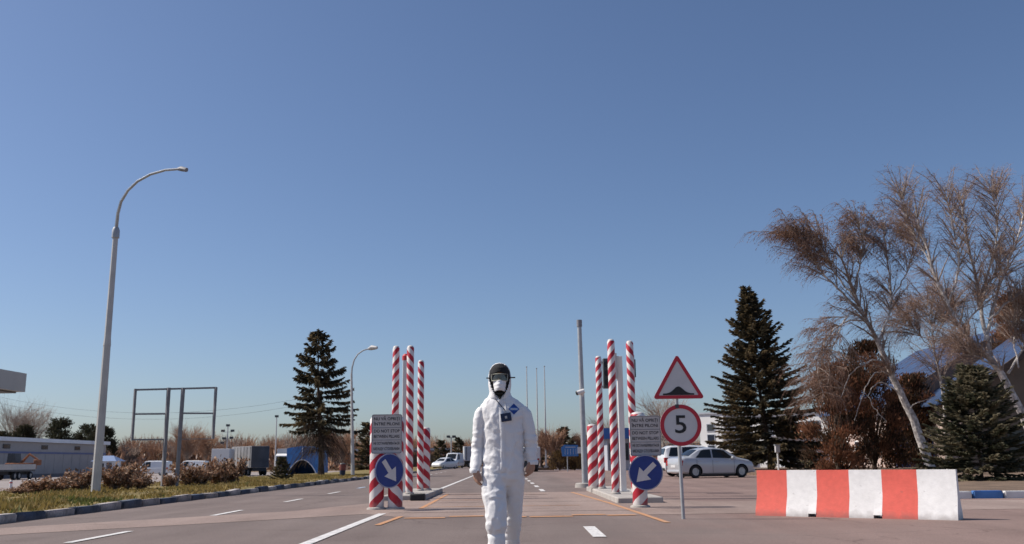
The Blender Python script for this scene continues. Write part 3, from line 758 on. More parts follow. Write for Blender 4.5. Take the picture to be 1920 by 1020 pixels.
b = MB(); n = 48; b.prism([(ox + .338 * math.cos(2*math.pi*k/n), zc + .338 * math.sin(2*math.pi*k/n)) for k in range(n)], -.062, -.052)
pl = b.build('round_plate', M['sign_white'], rs, smooth=0)
b = MB(); ring_frame(b, [(ox + x, zc + z) for x, z in circ(.334, 48)], [(ox + x, zc + z) for x, z in circ(.272, 48)], -.068, -.0625); b.build('border', M['sign_red'], pl, smooth=0)
text_mesh('numeral', '5', .41, M['black'], pl, (ox, -.066, zc + .0), 1.12, ext=.002, bold=.008)

# ---- jersey barrier
bd = Vector((.815, -.58, 0)).normalized(); b0 = Vector((4.19, 16.5, 0))
jb = thing('jersey_barrier', 'red and white painted concrete jersey barrier on the asphalt', 'barrier', b0, math.atan2(bd.y, bd.x))
prof = [(-.225, .0), (-.21, .085), (-.10, .335), (-.055, .745), (.04, .745), (.07, .335), (.15, .085), (.16, 0)]
wid = [.525, .50, .525, .51, .53, .565]
x = 0
for k, w in enumerate(wid):
    q = MB(); x1 = x + w
    nn = [(x, 0.0)]
    cuts = []
    if k == 1: cuts = [(x1 - .13, x1)]
    if k == 3: cuts = [(x1 - .13, x1)]
    segs = [(x, x1, 0.0)] if not cuts else [(x, cuts[0][0], 0.0), (cuts[0][0], cuts[0][1], .05)]
    for a, c, zb_ in segs:
        P = [(yy, max(zz, zb_)) for yy, zz in prof]; n = len(P)
        V = [(a, p[0], p[1]) for p in P] + [(c, p[0], p[1]) for p in P]
        F = [(i, (i+1) % n, (i+1) % n + n, i + n) for i in range(n)] + [tuple(range(n-1, -1, -1)), tuple(range(n, 2*n))]
        q.add(V, F)
    q.build('block', M['barrier_red'] if k % 2 == 0 else M['barrier_white'], jb, smooth=25)
    x = x1

# ---- grey camera pole with base
Dc = 34.0; p0 = at(1097, 908, Dc); 
cp = thing('camera_pole', 'tall plain grey steel pole with a round concrete base right of the person', 'pole', (p0.x, Dc, 0))
top = at(1086, 600, Dc)
MB().rings([(0, 0, 0, .36, .36), (0, 0, .14, .34, .34), (0, 0, .16, .3, .3)], 20).build('base', M['concrete'], cp)
MB().tube([(0, 0, .1), ((top.x - p0.x) * .5, 0, top.z * .5), (top.x - p0.x, 0, top.z - .25)], [.105, .09, .078], 14).build('shaft', M['steel'], cp)
MB().tube([(top.x - p0.x, 0, top.z - .25), (top.x - p0.x, 0, top.z)], [.1, .1], 12).build('cap', M['frame_grey'], cp)
cpos = at(1092, 736, Dc)
cv = thing('surveillance_camera', 'small white dome camera clamped halfway up the grey pole', 'camera', (cpos.x, Dc, cpos.z))
MB().tube([(-.2, -.16, -.03), (.05, -.14, .05)], [.085, .085], 12).build('body', M['white_paint'], cv)
MB().tube([(-.24, -.163, -.043), (-.203, -.16, -.031)], [.07, .083], 12).build('lens', M['black'], cv)
MB().tube([(.0, -.12, -.02), (.0, -.05, -.14)], [.04, .04], 8).build('bracket', M['white_paint'], cv)

# ---- left street lamp
Dl = 30.0; p0 = at(178.5, 929, Dl); p0.z = .09
tp = at(217.5, 432, Dl) - p0
lp = thing('street_lamp', 'tall pale concrete street lamp with curved arm standing on the grass verge', 'street lamp', p0)
MB().tube([(0, 0, -.1), tuple(tp * .55)], [.145, .115], 10).build('lower_shaft', M['pole_grey'], lp)
MB().tube([tuple(tp * .548), tuple(tp * .58), tuple(tp)], [.125, .105, .085], 10).build('upper_shaft', M['pole_grey'], lp)
MB().tube([tuple(tp * .97), tuple(tp * 1.0), tuple(tp * 1.012)], [.125, .125, .085], 10).build('collar', M['steel'], lp)
armp = [(218, 428), (221, 400), (227, 378), (240, 357), (258, 340), (282, 327), (310, 319), (336, 317)]
MB().tube([tuple(at(a, c, Dl - .1 * i) - p0) for i, (a, c) in enumerate(armp)], [.06, .055, .05, .045, .042, .04, .038, .038], 8).build('arm', M['steel'], lp)
MB().tube([tuple(at(334, 317, Dl - .75) - p0), tuple(at(340, 316.5, Dl - .8) - p0), tuple(at(350, 318.5, Dl - .9) - p0)], [.05, .085, .07], 10).build('lantern', M['frame_grey'], lp)
# ---- farther street lamp
Df = 63.0; p0 = at(661.5, 895, Df); p0.z = .1
fl = thing('street_lamp', 'thin distant street lamp with drooping head beside the bin and dark spruce', 'street lamp', p0)
MB().tube([(0, 0, -.1), tuple(at(659, 700, Df) - p0)], [.13, .07], 8).build('shaft', M['pole_grey'], fl)
armp = [(659, 704), (660, 690), (664, 675), (671, 664), (681, 657), (691, 654)]
MB().tube([tuple(at(a, c, Df) - p0) for a, c in armp], [.06, .055, .05, .045, .045, .045], 8).build('arm', M['steel'], fl)
MB().tube([tuple(at(690, 654.5, Df) - p0), tuple(at(697, 652, Df) - p0), tuple(at(707, 652, Df - .2) - p0)], [.07, .17, .10], 10).build('lantern', M['canopy_white'], fl)

# ---- empty billboard frame
Db = 38.5; p0 = at(317, 916, Db); p0.z = .1
bf = thing('billboard_frame', 'empty grey steel billboard frame on two posts above the dry shrubs', 'frame', p0)
def bar(name, a, c, r=.045, D1=Db, D2=None):
    pa = at(*a, D1) - p0; pb = at(*c, D2 or D1) - p0
    MB().tube([tuple(pa), tuple(pb)], r, 4).build(name, M['frame_grey'], bf, smooth=0)
def gpt(px, D): q = at(px, 915, D); return q
for a, t_ in ((304.5, 316.5), (330.5, 343.5)):
    q = at(a, 916, Db); q.z = 0; MB().tube([tuple(q - p0), tuple(at(t_, 727, Db) - p0)], .085, 4).build('post', M['frame_grey'], bf, smooth=0)
bar('top_rail', (254, 731), (406, 727), .05); bar('side_rail', (254, 729), (247.5, 826), .065); bar('side_rail', (405, 726), (399, 823), .065)
bar('middle_rail', (251, 776.5), (312, 776)); bar('middle_rail', (342, 775), (401, 775)); bar('bottom_rail', (247.5, 824.5), (307, 824)); bar('bottom_rail', (337, 823.5), (398, 822.5), .02)

# ---- litter bin by the far lamp
bn = thing('litter_bin', 'dark litter bin with rusty red upper half on the kerb by the far lamp', 'bin', (at(642, 895, 60).x, 60, .12))
MB().rings([(0, 0, 0, .17, .17), (0, 0, .36, .19, .19), (0, 0, .38, .17, .17)], 14).build('base', M['bin_navy'], bn)
MB().rings([(0, 0, .381, .17, .17), (0, 0, .40, .2, .2), (0, 0, .74, .2, .2), (0, 0, .76, .12, .12)], 14).build('body', M['bin_red'], bn)
MB().rings([(0, 0, .761, .2, .2), (0, 0, .80, .17, .17), (0, 0, .83, .05, .05)], 14).build('lid', M['dark_steel'], bn)

# ---- bollards in the lot
for k, (px, py, lb) in enumerate(((20, 914, 'white bollard below the flatbed truck at the lot edge'), (55.5, 912, 'white bollard right of the flatbed truck at the lot edge'), (89, 910, 'white bollard in front of the grey hall nearest the street lamp'))):
    D = 1.55 * FPX / (py - 875)
    t = thing('bollard', lb, 'bollard', (at(px, py, D).x, D, -.6), 0, 'white bollards at the lot edge')
    MB().rings([(0, 0, 0, .11, .11), (0, 0, .55, .1, .1), (0, 0, .6, .06, .06)], 12).build('shaft', M['white_paint'], t)
    MB().rings([(0, 0, .38, .108, .108), (0, 0, .46, .107, .107)], 12, caps=False).build('band', M['red'], t)

# ---- flagpoles
for px, pt, lb in ((990, 689, 'thin bare flagpole nearest the person, leftmost of the three'), (1009, 692, 'thin bare flagpole in the middle of the three'), (1024, 688, 'thin bare flagpole farthest from the person')):
    D = 112; q = at(px, 872, D); tpz = at(px - 3, pt, D)
    t = thing('flagpole', lb, 'flagpole', (q.x, D, 0), 0, 'three bare flagpoles')
    MB().rings([(0, 0, 0, .3, .3), (0, 0, .35, .28, .28)], 10).build('base', M['concrete'], t)
    MB().tube([(0, 0, .3), (0, 0, tpz.z * .4), (0, 0, tpz.z)], [.11, .09, .045], 8).build('shaft', M['pole_grey'] , t)
    MB().rings([(0, 0, tpz.z, .09, .09), (0, 0, tpz.z + .12, .09, .09)], 8).build('finial', M['steel'], t)

# ---- blue information sign
D = 80; q = at(1068, 844, D)
t = thing('information_sign', 'blue information sign on a post in front of the round hedges', 'sign', (q.x, D, 0))
P = [(-.62, q.z - .5), (.72, q.z - .5), (.72, q.z + .42), (-.45, q.z + .45), (-.72, q.z + .2)]
pn = MB().prism(P, -.03, .03).build('panel', mat('info_blue', (.06, .20, .48), .5, .12, 3), t, smooth=0)
for k in range(5): MB().box((-.4 + k * .23, -.037, q.z - .36), (-.37 + k * .23, -.032, q.z + .12)).build('stripe', M['sign_white'], pn, smooth=0)
MB().box((-.35, -.037, q.z + .22), (.5, -.032, q.z + .27)).build('stripe', M['sign_white'], pn, smooth=0)
MB().tube([(-.2, .06, 0), (-.2, .06, q.z + .3)], .04, 8).build('post', M['steel'], t)
D = 76; q = at(1096, 844, D)
t = thing('direction_sign', 'small white direction board with red end behind the grey pole', 'sign', (q.x, D, 0))
MB().box((-.55, -.02, q.z - .25), (.75, .02, q.z + .25)).build('panel', M['white_paint'], t, smooth=0)
MB().box((.72, -.03, q.z - .25), (.80, -.023, q.z + .25)).build('end_mark', M['red'], t, smooth=0)
MB().tube([(.4, .05, 0), (.4, .05, q.z)], .04, 8).build('post', M['steel'], t)
# ---- small white lamp post in front of the tall spruce
D = 60; q = at(1460, 880, D)
t = thing('bollard_lamp', 'small white post with boxy lamp head beside the tall spruce', 'lamp', (q.x, D, .13))
MB().tube([(0, 0, 0), (0, 0, 1.15)], .06, 8).build('post', M['white_paint'], t)
MB().box((-.14, -.14, 1.15), (.14, .14, 1.58)).build('lantern', M['canopy_white'], t, bevel=.02)
MB().box((-.17, -.17, 1.58), (.17, .17, 1.64)).build('lid', M['steel'], t, smooth=0)

# ---- floodlight masts far off
def mast(px, py, ptop, D, heads, label):
    q = at(px, py, D); tz = at(px, ptop, D).z
    t = thing('light_mast', label, 'light mast', (q.x, D, -.6))
    MB().tube([(0, 0, 0), (0, 0, tz + .5)], [.16, .09], 8).build('shaft', M['pole_grey'], t)
    for dx, dz in heads:
        MB().box((dx - .32, -.2, tz + .6 + dz - .25), (dx + .32, .2, tz + .6 + dz + .15)).build('floodlight', M['dark_steel'], t, smooth=0)
    for dz in sorted(set(h[1] for h in heads)):
        xs_ = [h[0] for h in heads if h[1] == dz]
        if max(xs_) > .1: MB().box((-max(xs_), -.05, tz + .6 + dz - .32), (max(xs_), .05, tz + .6 + dz - .26)).build('crossarm', M['steel'], t, smooth=0)
mast(424, 872, 797, 178, [(-.9, -1.0), (.9, -1.0), (-.6, -2.4), (.75, -2.3), (0, .0), (-.95, -3.2)], 'thin mast with several floodlights above the brown wood')
mast(515.5, 872, 780, 180, [(0, 0)], 'plain thin mast rising from the wood left of the spruce')
mast(846, 868, 818, 172, [(-.5, 0), (.5, 0)], 'small T shaped light mast over the distant parked vehicles')

# ---- overhead power line from pole to pole
t = thing('power_line', 'thin sagging overhead wires crossing the sky on the left', 'wire', (0, 0, 0))
for dz, nm in ((0, 'wire'), (.9, 'wire')):
    pts = []
    for k in range(25):
        s = k / 24; D = 140 - 5 * s; a = at(-60, 742, 140); c = at(597, 752, 135)
        p = a.lerp(c, s); p.z = a.z * (1 - s) + c.z * s - 4 * 3.0 * s * (1 - s) + dz; pts.append(tuple(p))
    MB().tube(pts, .016, 4).build(nm, M['wire'], t)
for px, D, lb in ((597, 135, 'wooden power pole hidden behind the dark spruce'),):
    q = at(px, 870, D); tz = at(px, 742 if px < 0 else 752, D).z
    u = thing('power_pole', lb, 'power pole', (q.x, D, -.6))
    MB().tube([(0, 0, 0), (0, 0, tz + 1.9)], [.16, .11], 8).build('shaft', M['timber'], u)
    MB().box((-.05, -.8, tz + .5), (.05, .8, tz + .62)).build('crossarm', M['timber'], u, smooth=0)
# ================================================================== VEHICLES
def wheel_meshes(r, w=.2):
    b = MB(); R = [(r*.62, -w/2), (r*.9, -w/2), (r, -w*.3), (r, w*.3), (r*.9, w/2), (r*.62, w/2)]
    n = 24; V, F = [], []
    for q, y in R:
        for k in range(n): a = 2*math.pi*k/n; V.append((q*math.cos(a), y, q*math.sin(a)))
    for i in range(len(R)-1):
        for k in range(n): F.append((i*n+k, i*n+(k+1) % n, (i+1)*n+(k+1) % n, (i+1)*n+k))
    b.add(V, F); ty = b.mesh('tyre', M['rubber'], 40)
    b = MB()
    disc(b, r*.64, -w*.32, -w*.2, 20)
    for k in range(5):
        a = 2*math.pi*k/5; T = Matrix.Rotation(a, 4, 'Y')
        b.box((-.028, -w*.40, .05), (.028, -w*.325, r*.6), M=T)
    disc(b, .06, -w*.44, -w*.33, 12); ri = b.mesh('rim', M['rim'], 40)
    b = MB(); disc(b, r*.645, -w*.19, w*.3, 20); hub = b.mesh('hub', M['black'], 40)
    return ty, ri, hub
def add_wheel(parent, x, y, r, ms, side):
    t = bpy.data.objects.new('wheel', ms[2]); COL.objects.link(t); t.parent = parent; t.location = (x, y, r)
    if side > 0: t.rotation_euler = (0, 0, math.pi)
    for nm, me in zip(('tyre', 'rim'), ms[:2]): link_mesh(nm, me, t)

def car(name, label, cat, loc, rz, st, paint, wheels, wr, side_w, front_w, rear_w, roof_frac=.92, lights=True, detail=True, group=None, clad=False):
    """st rows: x, sill, belt, roof, half width, half width at roof"""
    t = thing(name, label, cat, loc, rz, group)
    A = np.array(st, float); xs = A[:, 0]
    fine = np.unique(np.concatenate([xs, np.linspace(xs[0], xs[-1], 34)]))
    def row(x): return [float(np.interp(x, xs, A[:, k])) for k in range(1, 6)]
    def section(x):
        zs, zb, zr, hw, hr = row(x)
        return [(0, zs - .02), (hw * .85, zs - .02), (hw * .97, zs + .05), (hw * 1.0, zs + (zb - zs) * .35), (hw * 1.005, zs + (zb - zs) * .62), (hw * .985, zb - (zb - zs) * .08), (hw * .95, zb),
                (hr + .02, zb + (zr - zb) * .90), (hr * .86, zr - (zr - zb) * .02), (0, zr + .02)]
    V, F = [], []; n = 10; full = 2 * n - 2
    for x in fine:
        s = section(x); ring = s + [(-y, z) for y, z in s[-2:0:-1]]
        V += [(x, y, z) for y, z in ring]
    for i in range(len(fine) - 1):
        for k in range(full): F.append((i*full+k, (i+1)*full+k, (i+1)*full+(k+1) % full, i*full+(k+1) % full))
    F.append(tuple(range(full))); F.append(tuple((len(fine)-1)*full + k for k in range(full-1, -1, -1)))
    b = MB(); b.add(V, F); body = b.build('body', [paint, M['black']], t, smooth=32)
    # cut wheel arches
    if detail:
        cb = MB()
        for wx in wheels:
            for s in (-1, 1):
                nn = 28; y0, y1 = (s * .45, s * 1.4)
                vv = [(wx + (wr + .055) * math.cos(2*math.pi*k/nn), y0, wr + (wr + .055) * math.sin(2*math.pi*k/nn)) for k in range(nn)] + [(wx + (wr + .055) * math.cos(2*math.pi*k/nn), y1, wr + (wr + .055) * math.sin(2*math.pi*k/nn)) for k in range(nn)]
                cb.add(vv, [tuple(range(nn)), tuple(range(2*nn-1, nn-1, -1))] + [(i, (i+1) % nn, (i+1) % nn + nn, i + nn) for i in range(nn)], 0)
        co = cb.build('cutter', M['black'], t, smooth=0)
        md = body.modifiers.new('arch', 'BOOLEAN'); md.object = co; md.solver = 'EXACT'
        try: md.material_mode = 'TRANSFER'
        except Exception: pass
        bpy.context.view_layer.update()
        me = bpy.data.meshes.new_from_object(body.evaluated_get(bpy.context.evaluated_depsgraph_get()))
        body.modifiers.remove(md)
        if len(me.polygons) > 100:
            body.data = me; me.shade_smooth(); me.set_sharp_from_angle(angle=R_(32))
        bpy.data.objects.remove(co)
    ms = wheel_meshes(wr)
    hwm = max(A[:, 4])
    for wx in wheels:
        for s in (-1, 1): add_wheel(t, wx, s * (hwm - .12), wr, ms, s)
    def sidept(x, fr, s, off=.008):
        zs, zb, zr, hw, hr = row(x)
        a = Vector((hw * .95, zb)); c = Vector((hr + .02, zb + (zr - zb) * .90)); p = a.lerp(c, fr)
        nrm = Vector((c.y - a.y, -(c.x - a.x))).normalized(); p = p + nrm * off
        return (x, s * p.x, p.y)
    for s in (-1, 1):
        for (poly) in side_w:
            # poly: bottom x0,x1, top x0,x1
            (xa, xb, xc, xd) = poly; m_ = 8; V = []; F = []
            for i in range(m_ + 1):
                u = i / m_
                for fr, (p, q) in ((.07, (xa, xb)), (.5, ((xa + xc) / 2, (xb + xd) / 2)), (.93, (xc, xd))):
                    V.append(sidept(p + (q - p) * u, fr, s))
            for i in range(m_):
                for k in range(2): F.append((i*3+k, (i+1)*3+k, (i+1)*3+k+1, i*3+k+1))
            bb = MB(); bb.add(V, F); bb.build('window', M['window'], t, smooth=0)
    def topwin(nm, x0, x1):
        V = []; F = []; m_ = 6; k_ = 7
        for i in range(m_ + 1):
            x = x0 + (x1 - x0) * i / m_; zs, zb, zr, hw, hr = row(x)
            for k in range(k_):
                u = -1 + 2 * k / (k_ - 1); y = u * hr * .84
                z = zr - (zr - zb) * .02 * abs(u) + .02 * (1 - abs(u))
                V.append((x, y, z + .012))
        for i in range(m_):
            for k in range(k_ - 1): F.append((i*k_+k, (i+1)*k_+k, (i+1)*k_+k+1, i*k_+k+1))
        bb = MB(); bb.add(V, F); bb.build(nm, M['window'], t, smooth=30)
    if front_w: topwin('windscreen', *front_w)
    if rear_w: topwin('rear_window', *rear_w)
    x1, xr = xs[-1], xs[0]
    if lights:
        zf = row(x1 - .12)[1]; zr_ = row(xr + .05)[1]
        for s in (-1, 1):
            hwf = row(x1 - .16)[3]; b = MB(); b.rings([(x1 - .20, s * hwf * .86, zf - .17, .10, .10), (x1 - .20, s * hwf * .86, zf - .12, .17, .13), (x1 - .24, s * hwf * .86, zf - .03, .14, .11)], 12); b.build('headlight', M['lamp_clear'], t)
            hwr_ = row(xr + .06)[3]; b = MB(); b.box((xr - .005, s * hwr_ - .16, zr_ - .30), (xr + .20, s * hwr_ + .02 * 1, zr_ - .03)) if s > 0 else b.box((xr - .005, s * hwr_ - .02, zr_ - .30), (xr + .20, s * hwr_ + .16, zr_ - .03)); b.build('tail_light', M['lamp_red'], t, bevel=.02)
    if detail:
        for s in (-1, 1):
            xm = side_w[-1][1] - .18; p = sidept(xm, .08, s)
            b = MB(); b.box((p[0] - .08, p[1] - .0 if s > 0 else p[1] - .18, p[2] - .02), (p[0] + .06, p[1] + .18 if s > 0 else p[1], p[2] + .11)); b.build('mirror', paint, t, bevel=.03)
            for (xa, xb, xc, xd) in side_w[:2]:
                zs, zb, zr, hw, hr = row(xa + .2)
                MB().box((xa + .12, s * hw * 1.0 - .012, zb - .15), (xa + .30, s * hw * 1.0 + .03, zb - .12)).build('door_handle', paint, t, bevel=.008)
            for xd_ in (side_w[0][1] + .03, side_w[-1][1] - .12, side_w[0][0] + .05):
                V = []
                for fr in (.08, .35, .62, .9):
                    zs, zb, zr, hw, hr = row(xd_); zz = zs + (zb - zs) * fr; yy = s * (hw * 1.005 + .003); V += [(xd_ - .007, yy, zz), (xd_ + .007, yy, zz)]
                bb = MB(); bb.add(V, [(2*i, 2*i+1, 2*i+3, 2*i+2) for i in range(3)]); bb.build('door_gap', M['black'], t, smooth=0)
        zs = row(0)[0]
        MB().box((xr + .55, -hwm * .8, zs - .12), (x1 - .5, hwm * .8, zs + .02)).build('underbody', M['black'], t, smooth=0)
        zb_ = row(xr + .1)[0]
        MB().box((xr - .03, -hwm * .82, zb_ - .02), (xr + .22, hwm * .82, zb_ + .13)).build('bumper', M['black'] if clad else paint, t, bevel=.04)
        zb_ = row(x1 - .1)[0]
        MB().box((x1 - .22, -hwm * .8, zb_ - .04), (x1 + .03, hwm * .8, zb_ + .13)).build('bumper', M['black'] if clad else paint, t, bevel=.04)
        MB().box((xr - .012, -.26, row(xr+.05)[1] - .38), (xr + .0, .26, row(xr+.05)[1] - .26)).build('number_plate', M['sign_white'], t, smooth=0)
    return t

SEDAN = [(-2.12, .42, .80, .82, .66, .60), (-2.06, .30, .93, .97, .78, .68), (-1.85, .25, .99, 1.04, .83, .72), (-1.55, .22, 1.0, 1.07, .85, .68), (-1.0, .20, .97, 1.40, .865, .58),
         (-.70, .2, .96, 1.47, .865, .58), (-.15, .2, .95, 1.505, .87, .585), (.30, .2, .94, 1.465, .87, .58), (.62, .2, .93, 1.36, .865, .60), (1.12, .2, .92, 1.02, .86, .70), (1.30, .2, .90, .97, .855, .70), (1.75, .24, .82, .88, .83, .68),
         (2.0, .28, .70, .77, .76, .62), (2.12, .38, .56, .60, .62, .5)]
Dc_ = 49.0
cx = at(1333, 880, Dc_).x
car('parked_car', 'silver four door sedan parked broadside just left of the tall spruce', 'car', (cx, Dc_, 0), R_(17), SEDAN, M['car_silver'], (-1.30, 1.30), .315,
    [(-1.28, -.38, -.86, -.34), (-.30, .98, -.26, .42)], (.64, 1.10), (-1.52, -1.02))
SUV = [(-2.12, .50, .90, .92, .70, .62), (-2.08, .36, 1.06, 1.22, .84, .68), (-1.95, .34, 1.08, 1.56, .87, .66), (-1.70, .32, 1.07, 1.66, .885, .66), (-.6, .30, 1.05, 1.70, .89, .66), (.15, .30, 1.03, 1.66, .89, .66),
       (.50, .30, 1.02, 1.54, .885, .66), (1.02, .30, 1.0, 1.10, .87, .74), (1.6, .32, .95, 1.03, .86, .74), (1.95, .36, .85, .92, .80, .68), (2.12, .45, .65, .70, .66, .55)]
D2 = 53.5
sv = car('parked_car', 'white estate car with dark lower bumper parked behind the silver sedan', 'car', (at(1309, 880, D2).x, D2, 0), R_(6), SUV, M['car_white'], (-1.28, 1.30), .335,
    [(-1.88, -1.25, -1.72, -1.20), (-1.10, -.22, -1.06, -.2), (-.12, .92, -.1, .38)], (.52, 1.0), None, clad=True)
for s in (-1, 1):
    MB().tube([(-1.6, s * .55, 1.70), (-1.4, s * .55, 1.76), (-.1, s * .55, 1.77), (.1, s * .55, 1.70)], .02, 6).build('roof_rail', M['black'], sv)
bw = MB(); bw.add([(-2.092, -.6, 1.2), (-2.092, .6, 1.2), (-1.99, .56, 1.54), (-1.99, -.56, 1.54)], [(0, 1, 2, 3)]); bw.build('rear_window', M['window'], sv, smooth=0)

VAN = [(-2.6, .45, 1.2, 1.9, .86, .78), (-2.55, .35, 1.25, 2.12, .95, .80), (-1.0, .32, 1.22, 2.2, .97, .82), (.6, .32, 1.2, 2.2, .97, .82), (1.0, .32, 1.18, 2.12, .97, .80), (1.75, .32, 1.12, 1.28, .95, .78), (2.3, .35, .95, 1.05, .92, .75), (2.6, .45, .7, .75, .75, .6)]
def van(px, D, rz, label, z=-.6, paint='car_white', st=VAN, grp='vehicles parked in the left lot', side=None, detail=False, sc_=1.0):
    t = car('parked_van', label, 'van', (at(px, 880, D).x, D, z), rz, st, M[paint], (-1.6, 1.65), .34, side or [(.95, 1.62, .98, 1.12), (.05, .85, .05, .85)], (1.06, 1.72), None, detail=detail, group=grp)
    t.scale = (sc_,) * 3; return t
van(287, 146, R_(178), 'white panel van facing left under the billboard frame')
van(358, 152, R_(175), 'white van behind the second billboard post, next to the grey box truck')

# far road vehicles
CARF = [(r[0], r[1], r[2] * 1.0, r[3], r[4], r[5]) for r in SEDAN]
car('parked_car', 'small distant white car facing the camera on the far road', 'car', (at(834, 872, 128).x, 128, 0), R_(-120), SEDAN, M['car_white'], (-1.3, 1.3), .315, [(-1.28, -.38, -.86, -.34), (-.30, .98, -.26, .42)], (.64, 1.10), (-1.52, -1.02), detail=False)
van(851, 140, R_(-100), 'white van with a dark blue rear behind the small distant car', 0.0, grp='vehicles far down the road')
q = kids(bpy.data.objects['parked_van.002'])[0].parent
MB().box((-2.7, -.8, .5), (-2.603, .8, 1.9)).build('rear_door', M['clad_blue'], q, smooth=0)

def truck(name, label, loc, rz, L, W, H, box_m, cab_m, cab_l=2.2, rear_m=None, cab=True, group=None, deck=1.05):
    t = thing(name, label, 'truck', loc, rz, group)
    b = MB(); b.box((0, -W/2, deck), (L, W/2, H)); bo = b.build('cargo_box', M[box_m], t, smooth=0, bevel=.04)
    for k in range(int(L / 1.1)):
        for s in (-1, 1):
            y0, y1 = (W/2 + .003, W/2 + .04) if s > 0 else (-W/2 - .04, -W/2 - .003)
            MB().box((.3 + k * 1.1, y0, deck + .1), (.38 + k * 1.1, y1, H - .1)).build('strap', M['tarp_dark'] if box_m != 'wall_white' else M['wall_grey'], bo, smooth=0)
    if rear_m: MB().box((-.03, -W/2 + .05, deck + .05), (-.003, W/2 - .05, H - .06)).build('rear_door', M[rear_m], t, smooth=0)
    MB().box((.1, -W/2 + .3, .6), (L + cab_l - .2, W/2 - .3, deck - .01)).build('chassis', M['black'], t, smooth=0)
    ms = wheel_meshes(.48, .3)
    wx = [1.0, 2.2] + ([L + cab_l * .55] if cab else [L - 1.2])
    for x in wx:
        for s in (-1, 1): add_wheel(t, x, s * (W/2 - .18), .48, ms, s)
    if cab:
        P = [(L + .15, .55), (L + cab_l, .55), (L + cab_l + .05, 1.5), (L + cab_l - .25, 2.75), (L + .7, 3.05), (L + .15, 3.05)]
        cb = MB().prism(P, -W/2 + .06, W/2 - .06); co = cb.build('cab', M[cab_m], t, smooth=0, bevel=.06)
        Q = [(L + cab_l + .045, 1.62), (L + cab_l - .20, 2.6)]
        b = MB(); b.add([(Q[0][0] + .02, -W/2 + .2, Q[0][1]), (Q[0][0] + .02, W/2 - .2, Q[0][1]), (Q[1][0] + .02, W/2 - .25, Q[1][1]), (Q[1][0] + .02, -W/2 + .25, Q[1][1])], [(0, 1, 2, 3)]); b.build('windscreen', M['window'], co, smooth=0)
        for s in (-1, 1):
            y = s * (W/2 - .05)
            b = MB(); b.add([(L + .9, y, 1.65), (L + cab_l - .12, y, 1.65), (L + cab_l - .38, y, 2.5), (L + .9, y, 2.5)], [(0, 1, 2, 3)]); b.build('window', M['window'], co, smooth=0)
            MB().box((L + cab_l + .03, y - .3 if s > 0 else y, .7), (L + cab_l + .09, y if s > 0 else y + .3, .95)).build('headlight', M['lamp_clear'], co, smooth=0)
        MB().box((L + cab_l + .02, -.8, .98), (L + cab_l + .075, .8, 1.42)).build('grille', M['dark_steel'], co, smooth=0)
    return t
# grey curtain sided truck seen from its rear quarter; its cab shows at right
a = at(478, 880, 132)
tk = truck('box_truck', 'grey tarpaulin box truck with dark end among the brown shrubs', (a.x + 1.2, 130, -.6), R_(112), 7.0, 2.6, 3.95, 'tarp_grey', 'wall_white', rear_m='tarp_dark', group='lorries in the left lot')
tk.rotation_euler = (0, 0, R_(128))
truck('box_truck', 'lorry with white cab and light nose showing behind the dark truck end', (at(520, 880, 144).x, 152, -.6), R_(-84), 6.0, 2.5, 3.8, 'wall_grey', 'wall_white', group='lorries in the left lot')
truck('box_truck', 'pale van bodied truck half hidden behind the grey tarpaulin truck', (at(412, 880, 127).x, 127, -.6), R_(98), 5.0, 2.3, 3.6, 'wall_white', 'wall_white', cab=False, group='lorries in the left lot')
# far grey lorries behind the person
truck('box_truck', 'distant grey lorry on the far road beside the white van', (at(868, 868, 150).x, 152, 0), R_(8), 7, 2.5, 3.3, 'wall_grey', 'wall_grey', group='vehicles far down the road')
# flatbed with rusty load, left edge
D = 120; a = at(47, 890, D)
t = thing('flatbed_truck', 'pale flatbed truck with a rusty machine on it at the left frame edge', 'truck', (a.x, D, -.6), R_(92))
MB().box((-6, -1.2, 1.0), (0, 1.2, 1.2)).build('deck', M['dark_steel'], t, smooth=0)
for s in (-1, 1): MB().box((-6, s * 1.2 - .04, 1.21), (0, s * 1.2 + .04, 1.85)).build('side_board', M['sign_grey'], t, smooth=0)
for x in (-6.0, -.05): MB().box((x, -1.14, 1.21), (x + .06, 1.14, 1.85)).build('end_board', M['sign_grey'], t, smooth=0)
ms = wheel_meshes(.48, .3)
for x in (-5, -3.9, -1): 
    for s in (-1, 1): add_wheel(t, x, s * 1.05, .48, ms, s)
MB().box((-5.8, -.7, .6), (-.2, .7, .99)).build('chassis', M['black'], t, smooth=0)
t2 = thing('loader_machine', 'rusty orange machine with dark cab loaded on the flatbed truck', 'machine', (at(20, 880, D).x, D + 2, .62))
MB().box((-1.4, -.9, 0), (1.8, .9, .8)).build('chassis', M['rust'], t2, bevel=.08)
MB().prism([(-1.3, .8), (-.1, .8), (-.3, 2.0), (-1.2, 2.0)], -.7, .7).build('cab', M['dark_steel'], t2, smooth=0)
MB().tube([(.2, 0, .8), (1.2, 0, 1.9), (2.3, 0, 1.2)], [.2, .16, .12], 6).build('boom', M['rust'], t2)
MB().box((2.0, -.5, .5), (2.6, .5, 1.2)).build('bucket', M['rust'], t2, bevel=.08)

